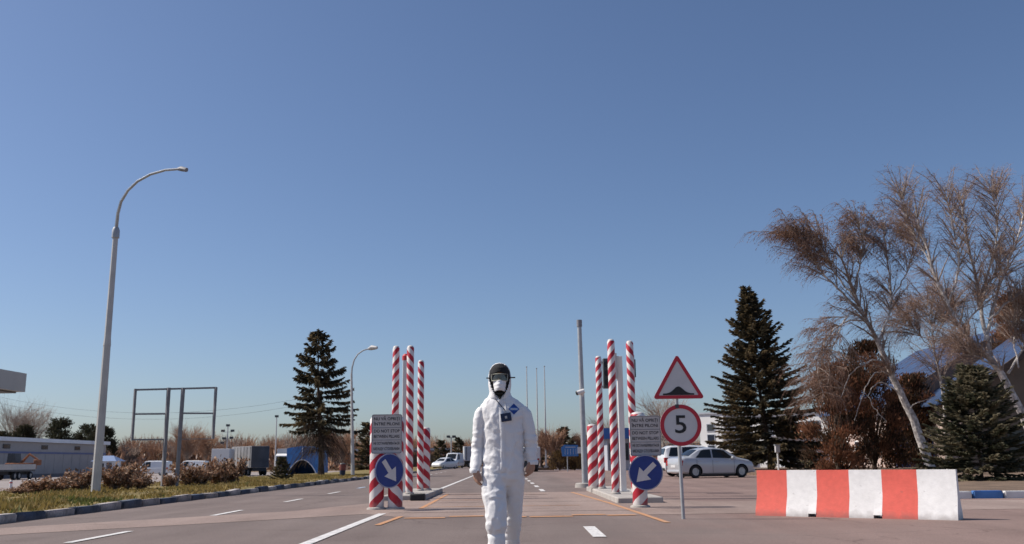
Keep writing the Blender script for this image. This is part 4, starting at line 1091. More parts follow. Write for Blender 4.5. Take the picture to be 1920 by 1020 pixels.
# blue tarpaulin shelter with arched opening
D = 128; a = at(566, 882, D)
t = thing('tarpaulin_shelter', 'blue tarpaulin covered shelter with a dark arched opening behind the spruce', 'shelter', (a.x, D, -.6))
w = 2.1; h = 3.85; nA = 16
arch = [(-w + .15 + (2*w - .3) * k / nA, .15 + 1.9 * math.sin(math.pi * k / nA) ** .8) for k in range(nA + 1)]
V = [(x, 0, z) for x, z in arch] + [(x, 0, h - .12 * abs(x)) for x, z in arch]
b = MB(); b.add(V, [(i, i+1, nA+2+i, nA+1+i) for i in range(nA)])
b.add([(-w + .15, 0, 0), (-w, 0, 0), (-w, 0, h - .28), (-w + .15, 0, h - .264)], [(0, 1, 2, 3)]); b.add([(w - .15, 0, 0), (w, 0, 0), (w, 0, h - .28), (w - .15, 0, h - .264)], [(0, 1, 2, 3)])
for s in (-1, 1): b.add([(s*w, 0, 0), (s*w, 7, 0), (s*w, 7, h - .28), (s*w, 0, h - .28)], [(0, 1, 2, 3)])
b.add([(-w, 0, h - .28), (0, 0, h), (0, 7, h), (-w, 7, h - .28)], [(0, 1, 2, 3)]); b.add([(w, 0, h - .28), (0, 0, h), (0, 7, h), (w, 7, h - .28)], [(0, 1, 2, 3)])
b.add([(-w, 7, 0), (w, 7, 0), (w, 7, h - .28), (-w, 7, h - .28)], [(0, 1, 2, 3)])
b.build('cover', M['tarp_blue'], t, smooth=0)
MB().tube([(x, -.06, z) for x, z in arch], .07, 6).build('arch_trim', M['clad_pale'], t)
MB().box((-.05, -.05, 2.1), (.03, -.01, h - .1)).build('seam', M['clad_pale'], t, smooth=0)

# white lorry end with dark wheel just right of the person
D = 84; a = at(1004, 880, D)
t = thing('parked_truck', 'white truck rear with black wheel partly hidden by the person', 'truck', (a.x, D, 0), R_(4))
MB().box((-3.0, 0, .95), (.45, 4.5, 2.15)).build('body', M['wall_white'], t, bevel=.08)
MB().box((-2.9, .1, .45), (.3, 4.3, .94)).build('chassis', M['dark_steel'], t, smooth=0)
ms = wheel_meshes(.52, .36)
for x in (-2.5, .05):
    w_ = bpy.data.objects.new('wheel', ms[2]); COL.objects.link(w_); w_.parent = t; w_.location = (x, .2, .52)
    for nm, me in zip(('tyre', 'rim'), ms[:2]): link_mesh(nm, me, w_)
    w_.rotation_euler = (0, 0, R_(78))
MB().box((-2.6, -.05, 1.2), (-.2, -.003, 2.0)).build('rear_door', M['canopy_white'], t, smooth=0)
for x in (-2.9, .15): MB().box((x, -.04, 1.0), (x + .2, -.003, 1.14)).build('tail_light', M['lamp_red'], t, smooth=0)
# ================================================================== VEGETATION
def conifer(name, label, loc, H, R, seed, whorl=.42, nb=9, base=.08, prof=1.0, droop=.35, tip=.25, up_top=.7, up_bot=-.12, mats=('needle_dark', 'needle_tan'), tanf=.25, tw=.42, tww=.13, dens=9., trunk_r=None, lean=(0, 0), hang=.35, gap=.0, group=None, cat='tree', jit=.22, minr=.05, ptop=.9, bark='bark'):
    rg = np.random.default_rng(seed); t = thing(name, label, cat, loc, 0, group)
    tr = trunk_r or H * .014
    def axis(z): return np.array([lean[0] * z + .02 * H * .2 * math.sin(z * .8), lean[1] * z, z])
    zs_ = np.linspace(0, H * .97, 14)
    MB().tube([tuple(axis(z) - (0, 0, .15 if i == 0 else 0)) for i, z in enumerate(zs_)], [tr * (1 - .93 * z / H) + (.35 * tr if i == 0 else 0) for i, z in enumerate(zs_)], 9).build('trunk', M[bark], t)
    BR, P, D, L, mi = [], [], [], [], []; brr = []
    z = H * base
    while z < H * .985:
        f = z / H; rr = R * max(minr, (1 - (f - base) / (1 - base)) ** prof)
        n = max(4, int(nb * (.55 + .45 * (1 - f))))
        a0 = rg.random() * 6.28
        for k in range(n):
            if rg.random() < gap: continue
            an = a0 + 6.283 * k / n + rg.normal() * .22; r = rr * (1 + rg.normal() * jit); r = max(r, .1)
            out = np.array([math.cos(an), math.sin(an), 0]); e = up_bot + (up_top - up_bot) * f ** 1.4
            s = np.linspace(0, 1, 6)[:, None]
            p0 = axis(z + rg.normal() * whorl * .25)
            pts = p0 + out * r * s + np.array([0, 0, 1]) * r * (e * s - droop * s ** 2 * (1 - f * .6) + tip * s ** 3)
            BR.append(pts); brr.append(max(.008, .028 * r / max(R, .1) * tr * 6))
            m = int(dens * r / tw * 1.0) + 6
            u = rg.random(m) ** .75 * .9 + .12
            pos = np.stack([np.interp(u, s[:, 0], pts[:, c]) for c in range(3)], 1)
            tang = out * 1.0 + np.array([0, 0, 1]) * (e - 2 * droop * u[:, None] + 3 * tip * u[:, None] ** 2) * .8
            side = np.cross(out, [0, 0, 1]); sg = rg.choice([-1, 1], m)[:, None]
            ln = tw * (.55 + .75 * rg.random(m)) * (.55 + .75 * np.sin(np.pi * np.clip(u * .85 + .1, 0, 1)))
            dd = tang * (.55 + .5 * rg.random((m, 1))) + side * sg * (.75 * rg.random((m, 1)) + .2) + np.array([0, 0, -1]) * hang * (rg.random((m, 1)) * 1.4 - .2) + rg.normal(size=(m, 3)) * .12
            P.append(pos); D.append(dd); L.append(ln); mi.append(np.full(m, 1 if rg.random() < tanf else 0) ^ (rg.random(m) < .15))
        z += whorl * (1 - .45 * f) * (.8 + .4 * rg.random())
    # leader
    m = 30; P.append(np.stack([axis(H * (.93 + .06 * q)) for q in rg.random(m)])); D.append(np.stack([rg.normal(size=m) * .5, rg.normal(size=m) * .5, np.ones(m)], 1)); L.append(np.full(m, tw * .7)); mi.append(np.zeros(m, int))
    P, D, L, mi = np.concatenate(P), np.concatenate(D), np.concatenate(L), np.concatenate(mi)
    v, f = blades(P, D, L, tww * (.7 + .6 * rg.random(len(P))), rg, 2)
    cr = link_mesh('crown', np_mesh('crown', v, f, [M[x] for x in mats], np.concatenate([mi, mi])), t)
    v, f = strands(np.stack(BR), np.array(brr), np.full(len(BR), .006), 4)
    link_mesh('branches', np_mesh('branches', v, f, M[bark], smooth=True), t)
    return t
# left dark spruce with gaps
D = 66; q = at(602, 893, D)
conifer('spruce_tree', 'tall dark spruce with ragged drooping branches on the left verge', (q.x, D, .08), 10.2, 2.75, 17, whorl=.46, nb=9, base=.33, prof=.78, droop=.66, tip=.34, up_top=.65, up_bot=-.02, tw=.34, tww=.105, dens=13, hang=1.0, gap=.12, jit=.24, lean=(-.055, 0), tanf=.2, mats=('needle_dark', 'needle_tan'), trunk_r=.20)
sp_ = [o for o in bpy.data.objects if o.name == 'spruce_tree'][0]
r_ = np.random.default_rng(5); n = 520; a = r_.random(n) * 6.283; z = 10.2 * (.17 + .24 * r_.random(n)); l = .8 + 1.3 * r_.random(n); u_ = np.linspace(0, 1, 6)
T = np.stack([np.stack([-.055 * z + np.cos(a) * l * (s_ ** .7), np.sin(a) * l * s_ ** .7, z - l * .75 * s_ ** 1.8], 1) + r_.normal(size=(n, 3)) * .05 for s_ in u_], 1)
v, f = strands(T, np.full(n, .014), np.full(n, .007)); link_mesh('dead_twigs', np_mesh('dead_twigs', v, f, M['bark']), sp_)
# small conifer on the verge
D = 52; q = at(527, 897, D)
conifer('young_spruce', 'small bushy spruce on the verge left of the blue shelter', (q.x, D, .08), 1.15, .62, 12, whorl=.11, nb=9, base=.02, prof=.8, droop=.2, tip=.25, up_bot=.25, mats=('needle_green', 'needle_tan'), tw=.17, tww=.05, dens=5, cat='tree')
# right tall spruce
D = 70; q = at(1446, 884, D)
conifer('spruce_tree', 'tall dense spruce tree behind the silver sedan', (q.x, D, .1), 13.6, 4.35, 13, whorl=.42, nb=14, base=.06, prof=.94, droop=.34, tip=.24, up_top=.8, up_bot=-.05, tw=.38, tww=.11, dens=13, hang=.55, gap=.06, jit=.20, lean=(-.072, 0), tanf=.5, mats=('needle_dark', 'needle_tan'))
# dead lower limbs carrying through the left spruce are part of its branches; low spruce at the right edge
D = 33; q = at(1842, 905, D)
conifer('spruce_tree', 'low wide blue green spruce with branches down to the ground at the right edge', (q.x, D, .1), 3.9, 2.1, 14, whorl=.25, nb=18, base=.02, prof=.72, droop=.28, tip=.26, up_top=.6, up_bot=.02, tw=.24, tww=.075, dens=9, hang=.12, gap=.0, jit=.12, tanf=.55, mats=('needle_green', 'needle_blue'))
# brown thuja clump
def thuja(label, px, D, H, R, seed, n=5200, mats=('thuja', 'thuja_dark'), z0=.1, name='thuja_tree', up=1.0, lf=.42, group=None, base=.0, nc=130):
    rg = np.random.default_rng(seed); q = at(px, 880, D); t = thing(name, label, 'tree', (q.x, D, z0), 0, group)
    MB().tube([(0, 0, -.1), (.05, 0, H * .4), (0, 0, H * .9)], [H * .022, H * .014, .02], 8).build('trunk', M['bark'], t)
    # clumped plumes
    th = rg.random(nc) * 6.283; zz = base + rg.random(nc) ** .9 * (.97 - base); rad = R * np.clip(np.sin(np.pi * np.clip(zz * .72 + .26, 0, 1)) ** .75, .08, 1) * (.55 + .5 * rg.random(nc))
    C = np.stack([rad * np.cos(th), rad * np.sin(th), zz * H], 1)
    ci = rg.integers(0, nc, n); sp = np.array([.16, .16, .13]) * R * 1.8
    P = C[ci] + rg.normal(size=(n, 3)) * sp * .55
    P[:, 2] = np.clip(P[:, 2], .1, H)
    out = P * np.array([1, 1, 0]); out /= (np.linalg.norm(out, axis=1, keepdims=True) + .01)
    D_ = out * .45 + np.array([0, 0, up]) * (.6 + .5 * rg.random((n, 1))) + rg.normal(size=(n, 3)) * .35
    mi = (rg.random(nc) < .38).astype(int)[ci] ^ (rg.random(n) < .12)
    v, f = blades(P, D_, lf * (.5 + .8 * rg.random(n)), lf * .26 * (.6 + .7 * rg.random(n)), rg, 2)
    link_mesh('crown', np_mesh('crown', v, f, [M[x] for x in mats], np.concatenate([mi, mi])), t)
    # inner stems
    k = 60; a = rg.random(k) * 6.283; s = np.linspace(0, 1, 5)[None, :, None]
    e = np.stack([R * .75 * np.cos(a), R * .75 * np.sin(a), H * (.35 + .55 * rg.random(k))], 1)[:, None, :]
    v, f = strands(e * np.concatenate([s, s, s ** .7], 2), np.full(k, .04), np.full(k, .01)); link_mesh('branches', np_mesh('branches', v, f, M['bark']), t)
    return t
thuja('broad rusty brown thuja left of the leaning birch trunk', 1572, 57, 6.3, 1.75, 21, n=10000, lf=.28, nc=60)
thuja('taller brown thuja standing directly behind the leaning birch trunk', 1640, 60, 8.0, 2.1, 22, n=14000, lf=.28, nc=64)
thuja('darker brown thuja between the leaning birch and the low spruce', 1722, 64, 6.2, 1.9, 23, n=10000, lf=.28, nc=56, mats=('thuja_dark', 'thuja'))
thuja('tall russet thuja at the right frame edge behind the birches', 1935, 66, 12.5, 1.8, 24, n=12000, lf=.28)

# ---- birches: limbs given where they stand, finer growth generated
def birch(label, loc, limbs, seed, n2, ntw, wind, twl, cat_f, rnd=.42, bare=0, grav=.42, name='birch_tree', rtw=.009, up2=.8, brk='birch_bark', clump=1.0, z_lo=.3):
    """limbs: list of (points, r0, r1) in world space"""
    rg = np.random.default_rng(seed); t = thing(name, label, 'tree', loc); L0 = np.array(loc)
    polys = []
    for i, (pts, r0, r1) in enumerate(limbs):
        pts = np.array([tuple(p) for p in pts]) - L0
        s = np.linspace(0, 1, len(pts)); u = np.linspace(0, 1, 18)
        sm = np.stack([np.interp(u, s, pts[:, c]) for c in range(3)], 1)
        sm[1:-1] = (sm[:-2] + 2 * sm[1:-1] + sm[2:]) / 4; sm[1:-1] = (sm[:-2] + 2 * sm[1:-1] + sm[2:]) / 4
        sm[1:-1] += rg.normal(size=(16, 3)) * .03
        rad = r0 + (r1 - r0) * u ** .8
        MB().tube([tuple(p) for p in sm], list(rad), 9).build('trunk' if i == 0 else 'limb', M[brk], t)
        polys.append((sm, rad))
    # second order boughs
    S2 = []; R2 = []
    for i in range(n2):
        sm, rad = polys[rg.integers(0, len(polys) - bare)]
        k = int(17 * (z_lo + (1 - z_lo) * rg.random())); k = min(k, 16)
        p = sm[k]; tg = sm[k+1] - sm[k]; tg /= np.linalg.norm(tg)
        a = rg.normal(size=3); a -= tg * a.dot(tg); a /= np.linalg.norm(a)
        ln = (1.4 + 2.0 * rg.random()) * twl
        d = tg * .75 + a * (.65 + .3 * rg.random()) + np.array([0, 0, up2 * .5]) + np.array(wind) * .4
        d /= np.linalg.norm(d); u = np.linspace(0, 1, 9)[:, None]
        P = p + d * ln * u + np.array(wind) * ln * .30 * u ** 2 + np.array([0, 0, -.10]) * ln * u ** 2.5 + np.cumsum(rg.normal(size=(9, 3)) * .035 * ln * .5, 0) * u
        S2.append(P); R2.append(max(.018, min(rad[k] * .55, .06)))
    S2 = np.stack(S2)
    v, f = strands(S2, np.array(R2), np.full(len(S2), .012), 5)
    link_mesh('branches', np_mesh('branches', v, f, [M['limb_brown'] if brk == 'birch_bark' else M['twig']], smooth=True), t)
    # twigs
    pi = rg.integers(0, len(S2), ntw); u0 = .15 + .85 * rg.random(ntw) ** .8
    pts = S2[pi]; ix = np.clip((u0 * 8).astype(int), 0, 7); fr = (u0 * 8 - ix)[:, None]
    p = pts[np.arange(ntw), ix] * (1 - fr) + pts[np.arange(ntw), ix+1] * fr
    tg = pts[np.arange(ntw), ix+1] - pts[np.arange(ntw), ix]; tg /= np.linalg.norm(tg, axis=1, keepdims=True)
    d = tg * .8 + rg.normal(size=(ntw, 3)) * rnd + np.array(wind) * .55
    d /= np.linalg.norm(d, axis=1, keepdims=True)
    ln = (.55 + .9 * rg.random((ntw, 1))) * twl
    u = np.linspace(0, 1, 6)
    T = np.stack([p + d * ln * s + np.array(wind) * ln * .35 * s ** 2 + np.array([0, 0, -1]) * ln * grav * s ** 2.0 for s in u], 1)
    v1, f1 = strands(T, np.full(ntw, rtw), np.full(ntw, rtw * .45), 3)
    # buds and catkins along the twigs
    nc = int(ntw * cat_f); ci = rg.integers(0, ntw, nc); cu = .3 + .7 * rg.random(nc); k = np.clip((cu * 5).astype(int), 0, 4); fr = (cu * 5 - k)[:, None]
    cp_ = T[ci, k] * (1 - fr) + T[ci, k+1] * fr
    cd_ = (T[ci, k+1] - T[ci, k]); cd_ = cd_ / (np.linalg.norm(cd_, axis=1, keepdims=True) + 1e-6) + rg.normal(size=(nc, 3)) * .35 + np.array([0, 0, -.3])
    v2, f2 = blades(cp_, cd_, .09 * clump * (.6 + .8 * rg.random(nc)), .028 * clump, rg, 1)
    v, f, m = join_np([(v1, f1, 0), (v2, f2, 1)])
    link_mesh('crown', np_mesh('crown', v, f, [M['twig'], M['catkin']], m), t)
    return t
def lp_(D, pts, dd=0.0): return [at(a, c, D + dd * i) for i, (a, c) in enumerate(pts)]
Dq = 50; g = at(1748, 884, Dq); g.z = .1
birch('birch with dark mottled trunk leaning left behind the barrier, its brown twigs swept by wind', tuple(g), [
    ([g] + lp_(Dq, [(1720, 800), (1690, 738), (1660, 672), (1640, 625), (1610, 575), (1590, 520), (1572, 462)]), .26, .04),
    (lp_(Dq, [(1648, 640), (1662, 605), (1672, 575), (1668, 520), (1662, 465), (1655, 420)], .15), .09, .02),
    (lp_(Dq, [(1622, 592), (1585, 555), (1550, 520), (1515, 478), (1490, 440)], -.2), .08, .02),
    (lp_(Dq, [(1600, 548), (1612, 500), (1618, 450), (1612, 415)], .2), .06, .02),
    (lp_(Dq, [(1605, 560), (1570, 520), (1545, 475), (1530, 430)], .35), .06, .015),
    (lp_(Dq, [(1590, 520), (1555, 490), (1520, 440), (1480, 432)], -.3), .05, .015),
    (lp_(Dq, [(1672, 560), (1700, 515), (1712, 470), (1706, 430)], .2), .05, .015),
    (lp_(Dq, [(1625, 600), (1580, 600), (1545, 640), (1530, 700), (1545, 745)], -.15), .05, .015),
    (lp_(Dq, [(1625, 600), (1590, 585), (1560, 650), (1552, 720)], -.3), .04, .015),
    (lp_(Dq, [(1668, 690), (1652, 676), (1624, 675), (1594, 700), (1577, 745)], -.35), .055, .014),
    (lp_(Dq, [(1674, 708), (1652, 694), (1632, 704), (1616, 745), (1602, 788)], -.3), .045, .012),
    (lp_(Dq, [(1683, 735), (1652, 712), (1624, 738), (1640, 770), (1662, 790)], -.3), .04, .010),
    (lp_(Dq, [(1700, 770), (1714, 758), (1730, 752), (1747, 746)], -.3), .04, .010)],
    31, 420, 11500, (-.40, -.05, .16), .62, 1.5, bare=4, grav=.85, rtw=.0062, clump=1.25, z_lo=.34)
Db2 = 44.0; g2 = at(1965, 905, Db2); g2.z = .1
birch('white barked birch leaning in from the right edge with a fine bare crown', tuple(g2), [
    ([g2] + lp_(Db2, [(1940, 830), (1915, 768), (1880, 705), (1858, 668), (1820, 640), (1792, 612), (1772, 570), (1755, 520), (1738, 470), (1722, 420), (1716, 385)]), .24, .03),
    (lp_(Db2, [(1858, 668), (1846, 620), (1838, 560), (1828, 510), (1812, 450), (1806, 400), (1800, 360)], .15), .12, .02),
    (lp_(Db2, [(1848, 640), (1860, 580), (1880, 520), (1900, 470), (1915, 420), (1925, 380)], .3), .10, .02),
    (lp_(Db2, [(1800, 620), (1825, 590), (1845, 555), (1862, 520), (1880, 480)], -.3), .05, .015),
    (lp_(Db2, [(1775, 580), (1790, 540), (1800, 490), (1788, 430), (1775, 380), (1770, 350)], -.2), .06, .015),
    (lp_(Db2, [(1838, 560), (1858, 500), (1870, 440), (1868, 390), (1858, 355)], -.2), .06, .015),
    (lp_(Db2, [(1855, 600), (1885, 570), (1915, 550), (1950, 520), (1970, 470)], .2), .06, .015),
    (lp_(Db2, [(1750, 500), (1735, 480), (1715, 440), (1695, 390), (1690, 360)], .2), .05, .012),
    (lp_(Db2, [(1876, 690), (1840, 675), (1812, 655), (1788, 638)], -.3), .05, .02),
    (lp_(Db2, [(1890, 700), (1920, 650), (1945, 600), (1965, 560)], .3), .06, .02),
    (lp_(Db2, [(1910, 690), (1900, 640), (1905, 600), (1925, 560)], .4), .04, .02)],
    32, 720, 15000, (-.14, -.03, .10), .55, .35, rnd=.7, rtw=.0055, clump=1.0, z_lo=.30)
# thin birch stem between them
Dq3 = 54; g3 = at(1778, 880, Dq3); g3.z = .1
birch('thin pale birch stem rising between the leaning birch and the low spruce', tuple(g3), [
    ([g3] + lp_(Dq3, [(1772, 800), (1768, 740), (1758, 690), (1750, 640), (1742, 590), (1730, 550)]), .11, .015),
    (lp_(Dq3, [(1755, 670), (1735, 640), (1715, 620), (1690, 600)], -.2), .03, .01), (lp_(Dq3, [(1750, 640), (1770, 600), (1785, 570)], .2), .03, .01)],
    33, 170, 4200, (-.15, 0, .05), .8, .4, rnd=.7, rtw=.008, z_lo=.4)
# ---- dry brown shrubs on the left verge
def shrub_proto(label, loc, H, R, seed, group='dry shrubs on the left verge'):
    rg = np.random.default_rng(seed); t = thing('dry_shrub', label, 'shrub', loc, 0, group)
    k = 46; a = rg.random(k) * 6.283; s = np.linspace(0, 1, 5)[None, :, None]
    e = np.stack([R * (.25 + .75 * rg.random(k)) * np.cos(a), R * (.25 + .75 * rg.random(k)) * np.sin(a), H * (.45 + .55 * rg.random(k))], 1)[:, None, :]
    st_ = e * np.concatenate([s, s, s ** .8], 2) + rg.normal(size=(k, 5, 3)) * .02
    v, f = strands(st_, np.full(k, .014), np.full(k, .005)); link_mesh('stems', np_mesh('stems', v, f, M['limb_brown']), t)
    n = 1300; i = rg.integers(0, k, n); u = .2 + .8 * rg.random(n) ** .7; j = np.clip((u * 4).astype(int), 0, 3); fr = (u * 4 - j)[:, None]
    P = st_[i, j] * (1 - fr) + st_[i, j+1] * fr + rg.normal(size=(n, 3)) * .05
    P[:, 2] = np.maximum(P[:, 2], .02)
    v, f = blades(P, rg.normal(size=(n, 3)) + np.array([0, 0, .2]), (.11) * (.6 + .8 * rg.random(n)), .065 * (.7 + .6 * rg.random(n)), rg, 1)
    link_mesh('leaves', np_mesh('leaves', v, f, [M['dry_leaf'], M['dry_leaf_pale'], M['thuja_dark']], rg.choice([0, 0, 1, 2], n)), t)
    return t
protos = []
shr = [(62, 932, 32, .40, .55, 'lowest dry shrub nearest the left frame edge'), (100, 930, 32, .48, .6, 'low dry brown shrub, second from the left frame edge'), (152, 927, 33, .80, .75, 'rounded brown shrub just left of the tall street lamp'),
       (212, 927, 34, .95, .8, 'bushy brown shrub just right of the tall street lamp'), (238, 924, 35, .80, .8, 'dense brown shrub between the street lamp and the billboard posts'), (263, 926, 34, .55, .5, 'small brown shrub left of the first billboard post'),
       (318, 917, 38, .38, .45, 'tiny brown shrub between the two billboard posts'), (352, 913, 40, .80, .85, 'brown shrub just right of the second billboard post'), (380, 911, 41, .75, .85, 'brown shrub in the middle of the row below the grey truck'),
       (408, 909, 42, .85, .9, 'brown shrub under the pale end of the grey truck'), (436, 908, 43, .95, .8, 'tall brown shrub at the right end of the shrub row'), (30, 935, 31, .22, .5, 'patch of low reddish shrub in the grass at the left edge')]
for i, (px, py, D, H, R, lb) in enumerate(shr):
    q = at(px, py, D); loc = (q.x, D, .07); lb = lb
    if i < 4: protos.append((shrub_proto(lb, loc, H, R, 50 + i), H))
    else:
        p_, h_ = protos[i % 3 + 1]; dup(p_, loc, rz=i * 1.3, scale=(R / .72, R / .72, 1.18 * H / h_), label=lb)
# ---- round hedges beyond the crossing
for px, D, R, lb in ((1050, 92, 1.0, 'round clipped brown hedge left of the blue sign post'), (1078, 92, 1.0, 'round clipped brown hedge right of the blue sign post'), (1101, 93, .8, 'small clipped hedge half hidden by the grey pole')):
    t = thuja(lb, px, D, 1.75, R, int(px), n=1800, mats=('hedge', 'thuja_dark'), z0=0, name='clipped_hedge', lf=.22, group='clipped hedges'); t['category'] = 'hedge'
# ---- distinct trees of the background
for px, pt, D, H, R, sd, lb in ((38, 788, 205, 10.0, 2.6, 61, 'dark pine at far left above the grey hall roof'), (108, 777, 205, 11.5, 3.3, 62, 'tallest dark pine above the middle of the grey hall'), (160, 790, 215, 10.5, 3.0, 63, 'dark pine just left of the tall street lamp'), (188, 800, 200, 9.5, 2.6, 64, 'dark pine just right of the street lamp shaft behind the hall'), (2, 800, 210, 9, 2.5, 68, 'dark pine cut by the left frame edge')):
    t = thuja(lb, px, D, H, R, sd, n=2600, mats=('needle_green', 'needle_dark'), z0=-.6, name='pine_tree', up=.5, lf=.75, group='pines behind the grey hall', base=.42, nc=34)
for px, pt, D, R, sd, lb in ((1057, 803, 118, 1.7, 71, 'dark conifer behind the blue sign'), (1078, 822, 122, 1.3, 72, 'short dark conifer right of the one behind the blue sign'), (1002, 815, 125, 1.2, 73, 'slim dark conifer beside the persons arm'), (860, 822, 175, 1.9, 74, 'dark conifer above the distant lorry'), (688, 795, 120, 1.8, 75, 'dark pine between the far lamp and the left notice board'), (826, 828, 170, 1.8, 76, 'small dark conifer beside the distant T shaped mast')):
    q = at(px, 868, D); H = at(px, pt, D).z
    conifer('conifer_tree', lb, (q.x, D, 0 if px > 640 else -.6), H + (.6 if px < 640 else 0), R, sd, whorl=.5, nb=8, base=.06, prof=.8, droop=.2, tip=.25, tw=.6, tww=.26, dens=6, hang=.2, gap=.1, jit=.25, tanf=.2, mats=('needle_dark', 'needle_tan'), group='dark conifers in the background')
def bare_tree(label, px, pt, D, seed, n=90, ntw=1800, z0=-.6, spread=.34, name='bare_tree', twm=('wood_brown', 'wood_grey'), group='bare trees in the background', r=.10):
    rg = np.random.default_rng(seed); q = at(px, 870, D); H = at(px, pt, D).z - z0
    t = thing(name, label, 'tree', (q.x, D, z0), 0, group)
    MB().tube([(0, 0, -.1), (.1, 0, H * .3), (0, 0, H * .8)], [r * 1.3, r, .03], 7).build('trunk', M[twm[1]], t)
    a = rg.random(n) * 6.283; z0_ = H * (.15 + .55 * rg.random(n)); s = np.linspace(0, 1, 6)
    d = np.stack([np.cos(a) * spread * H * (.5 + .7 * rg.random(n)), np.sin(a) * spread * H * (.5 + .7 * rg.random(n)), (H - z0_) * (.35 + .6 * rg.random(n))], 1)
    S = np.stack([np.stack([np.zeros(n), np.zeros(n), z0_], 1) + d * np.array([1, 1, 1]) * np.array([s_ , s_, s_ ** .8])[None] for s_ in s], 1) + rg.normal(size=(n, 6, 3)) * .05 * H * .2
    v1, f1 = strands(S, np.full(n, .035), np.full(n, .012))
    i = rg.integers(0, n, ntw); k = rg.integers(1, 5, ntw); fr = rg.random((ntw, 1)); p = S[i, k] * (1 - fr) + S[i, k+1] * fr
    dd = (S[i, k+1] - S[i, k]); dd /= np.linalg.norm(dd, axis=1, keepdims=True); dd = dd + rg.normal(size=(ntw, 3)) * .5 + np.array([0, 0, .35]); ln = H * .10 * (.5 + rg.random((ntw, 1)))
    T = np.stack([p, p + dd * ln * .5, p + dd * ln + np.array([0, 0, -.1]) * ln], 1)
    v2, f2 = strands(T, np.full(ntw, .016), np.full(ntw, .008))
    v, f, m = join_np([(v1, f1, 1), (v2, f2, 0)])
    link_mesh('crown', np_mesh('crown', v, f, [M[x] for x in twm], m), t); return t
for px, pt, D, sd, lb, z0 in ((20, 757, 225, 81, 'tall grey bare tree at the left frame edge above the pines', -.6), (55, 770, 225, 82, 'grey bare tree between the two left dark pines', -.6), (350, 800, 160, 83, 'brown bare tree seen through the billboard frame', -.6), (385, 815, 165, 84, 'brown bare tree right of the billboard frame', -.6),
      (1245, 745, 120, 85, 'grey bare tree behind the speed bump sign', 0), (1140, 785, 120, 86, 'grey bare tree between the grey pole and striped posts', 0), (1035, 806, 112, 87, 'golden brown bare tree behind the flagpoles', 0), (1012, 812, 116, 88, 'golden brown bare tree at the persons elbow', 0), (720, 800, 125, 89, 'brown bare tree behind the left notice board', 0), (640, 805, 130, 90, 'brown bare tree between the spruce and the far lamp', -.6), (760, 822, 150, 91, 'low brown bare tree behind the left striped posts', 0), (1100, 812, 118, 92, 'brown bare tree just behind the grey pole', 0), (1270, 790, 125, 93, 'brown bare tree left of the white building', 0)):
    bare_tree(lb, px, pt, D, sd, z0=z0, twm=('wood_grey', 'limb_brown') if sd in (81, 82, 85, 86) else ('wood_brown', 'wood_grey'), ntw=1800 if sd not in (85, 86) else 900)
# ---- the far wood reads as one brown mass
rg = np.random.default_rng(99); parts = []
def wood_tree(seed):
    r = np.random.default_rng(seed); n = 190; a = r.random(n) * 6.283; h = r.random(n)
    p = np.stack([np.cos(a) * .12 * r.random(n), np.sin(a) * .12 * r.random(n), h * .55], 1); d = np.stack([np.cos(a) * .30 * r.random(n), np.sin(a) * .30 * r.random(n), .22 + .30 * r.random(n)], 1)
    T = np.stack([p, p + d * .5 + r.normal(size=(n, 3)) * .015, p + d], 1)
    return T
protos_w = [wood_tree(200 + i) for i in range(6)]
for k in range(330):
    u = rg.random()
    px = 20 + 1320 * u; D = 200 + 70 * rg.random()
    top = np.interp(px, [0, 200, 230, 420, 560, 700, 800, 900, 1000, 1100, 1400], [845, 840, 824, 822, 812, 822, 826, 826, 822, 828, 830]) + rg.normal() * 5
    q = at(px, 870, D); H = max(3, at(px, top, D).z + .6)
    T = protos_w[k % 6] * np.array([H * 1.05, H * 1.05, H * 1.0]); c, s = math.cos(k), math.sin(k)
    T = np.stack([T[..., 0] * c - T[..., 1] * s, T[..., 0] * s + T[..., 1] * c, T[..., 2]], -1) + np.array([q.x, D, -.6])
    n = len(T); v, f = strands(T, np.full(n, .075), np.full(n, .025)); parts.append((v, f, 0 if rg.random() < .7 else 1))
for k in range(6):
    pass
v, f, m = join_np(parts)
tag(link_mesh('far_wood', np_mesh('far_wood', v, f, [M['wood_brown'], M['wood_grey']], m)), kind='stuff')
# rough undergrowth strip that closes the foot of the wood
n = 26000; px = 2200 * rg.random(n) - 120; D = 190 + 70 * rg.random(n); x = (px - 960) / FPX * D
P = np.stack([x, D, -.6 + rg.random(n) ** 1.6 * 3.4], 1); v, f = blades(P, rg.normal(size=(n, 3)) * .5 + np.array([0, 0, 1]), .9 + .9 * rg.random(n), .25 + .25 * rg.random(n), rg, 1)
tag(link_mesh('undergrowth', np_mesh('undergrowth', v, f, [M['wood_brown'], M['wood_grey'], M['thuja_dark']], rg.choice([0, 0, 1, 2], n))), kind='stuff')
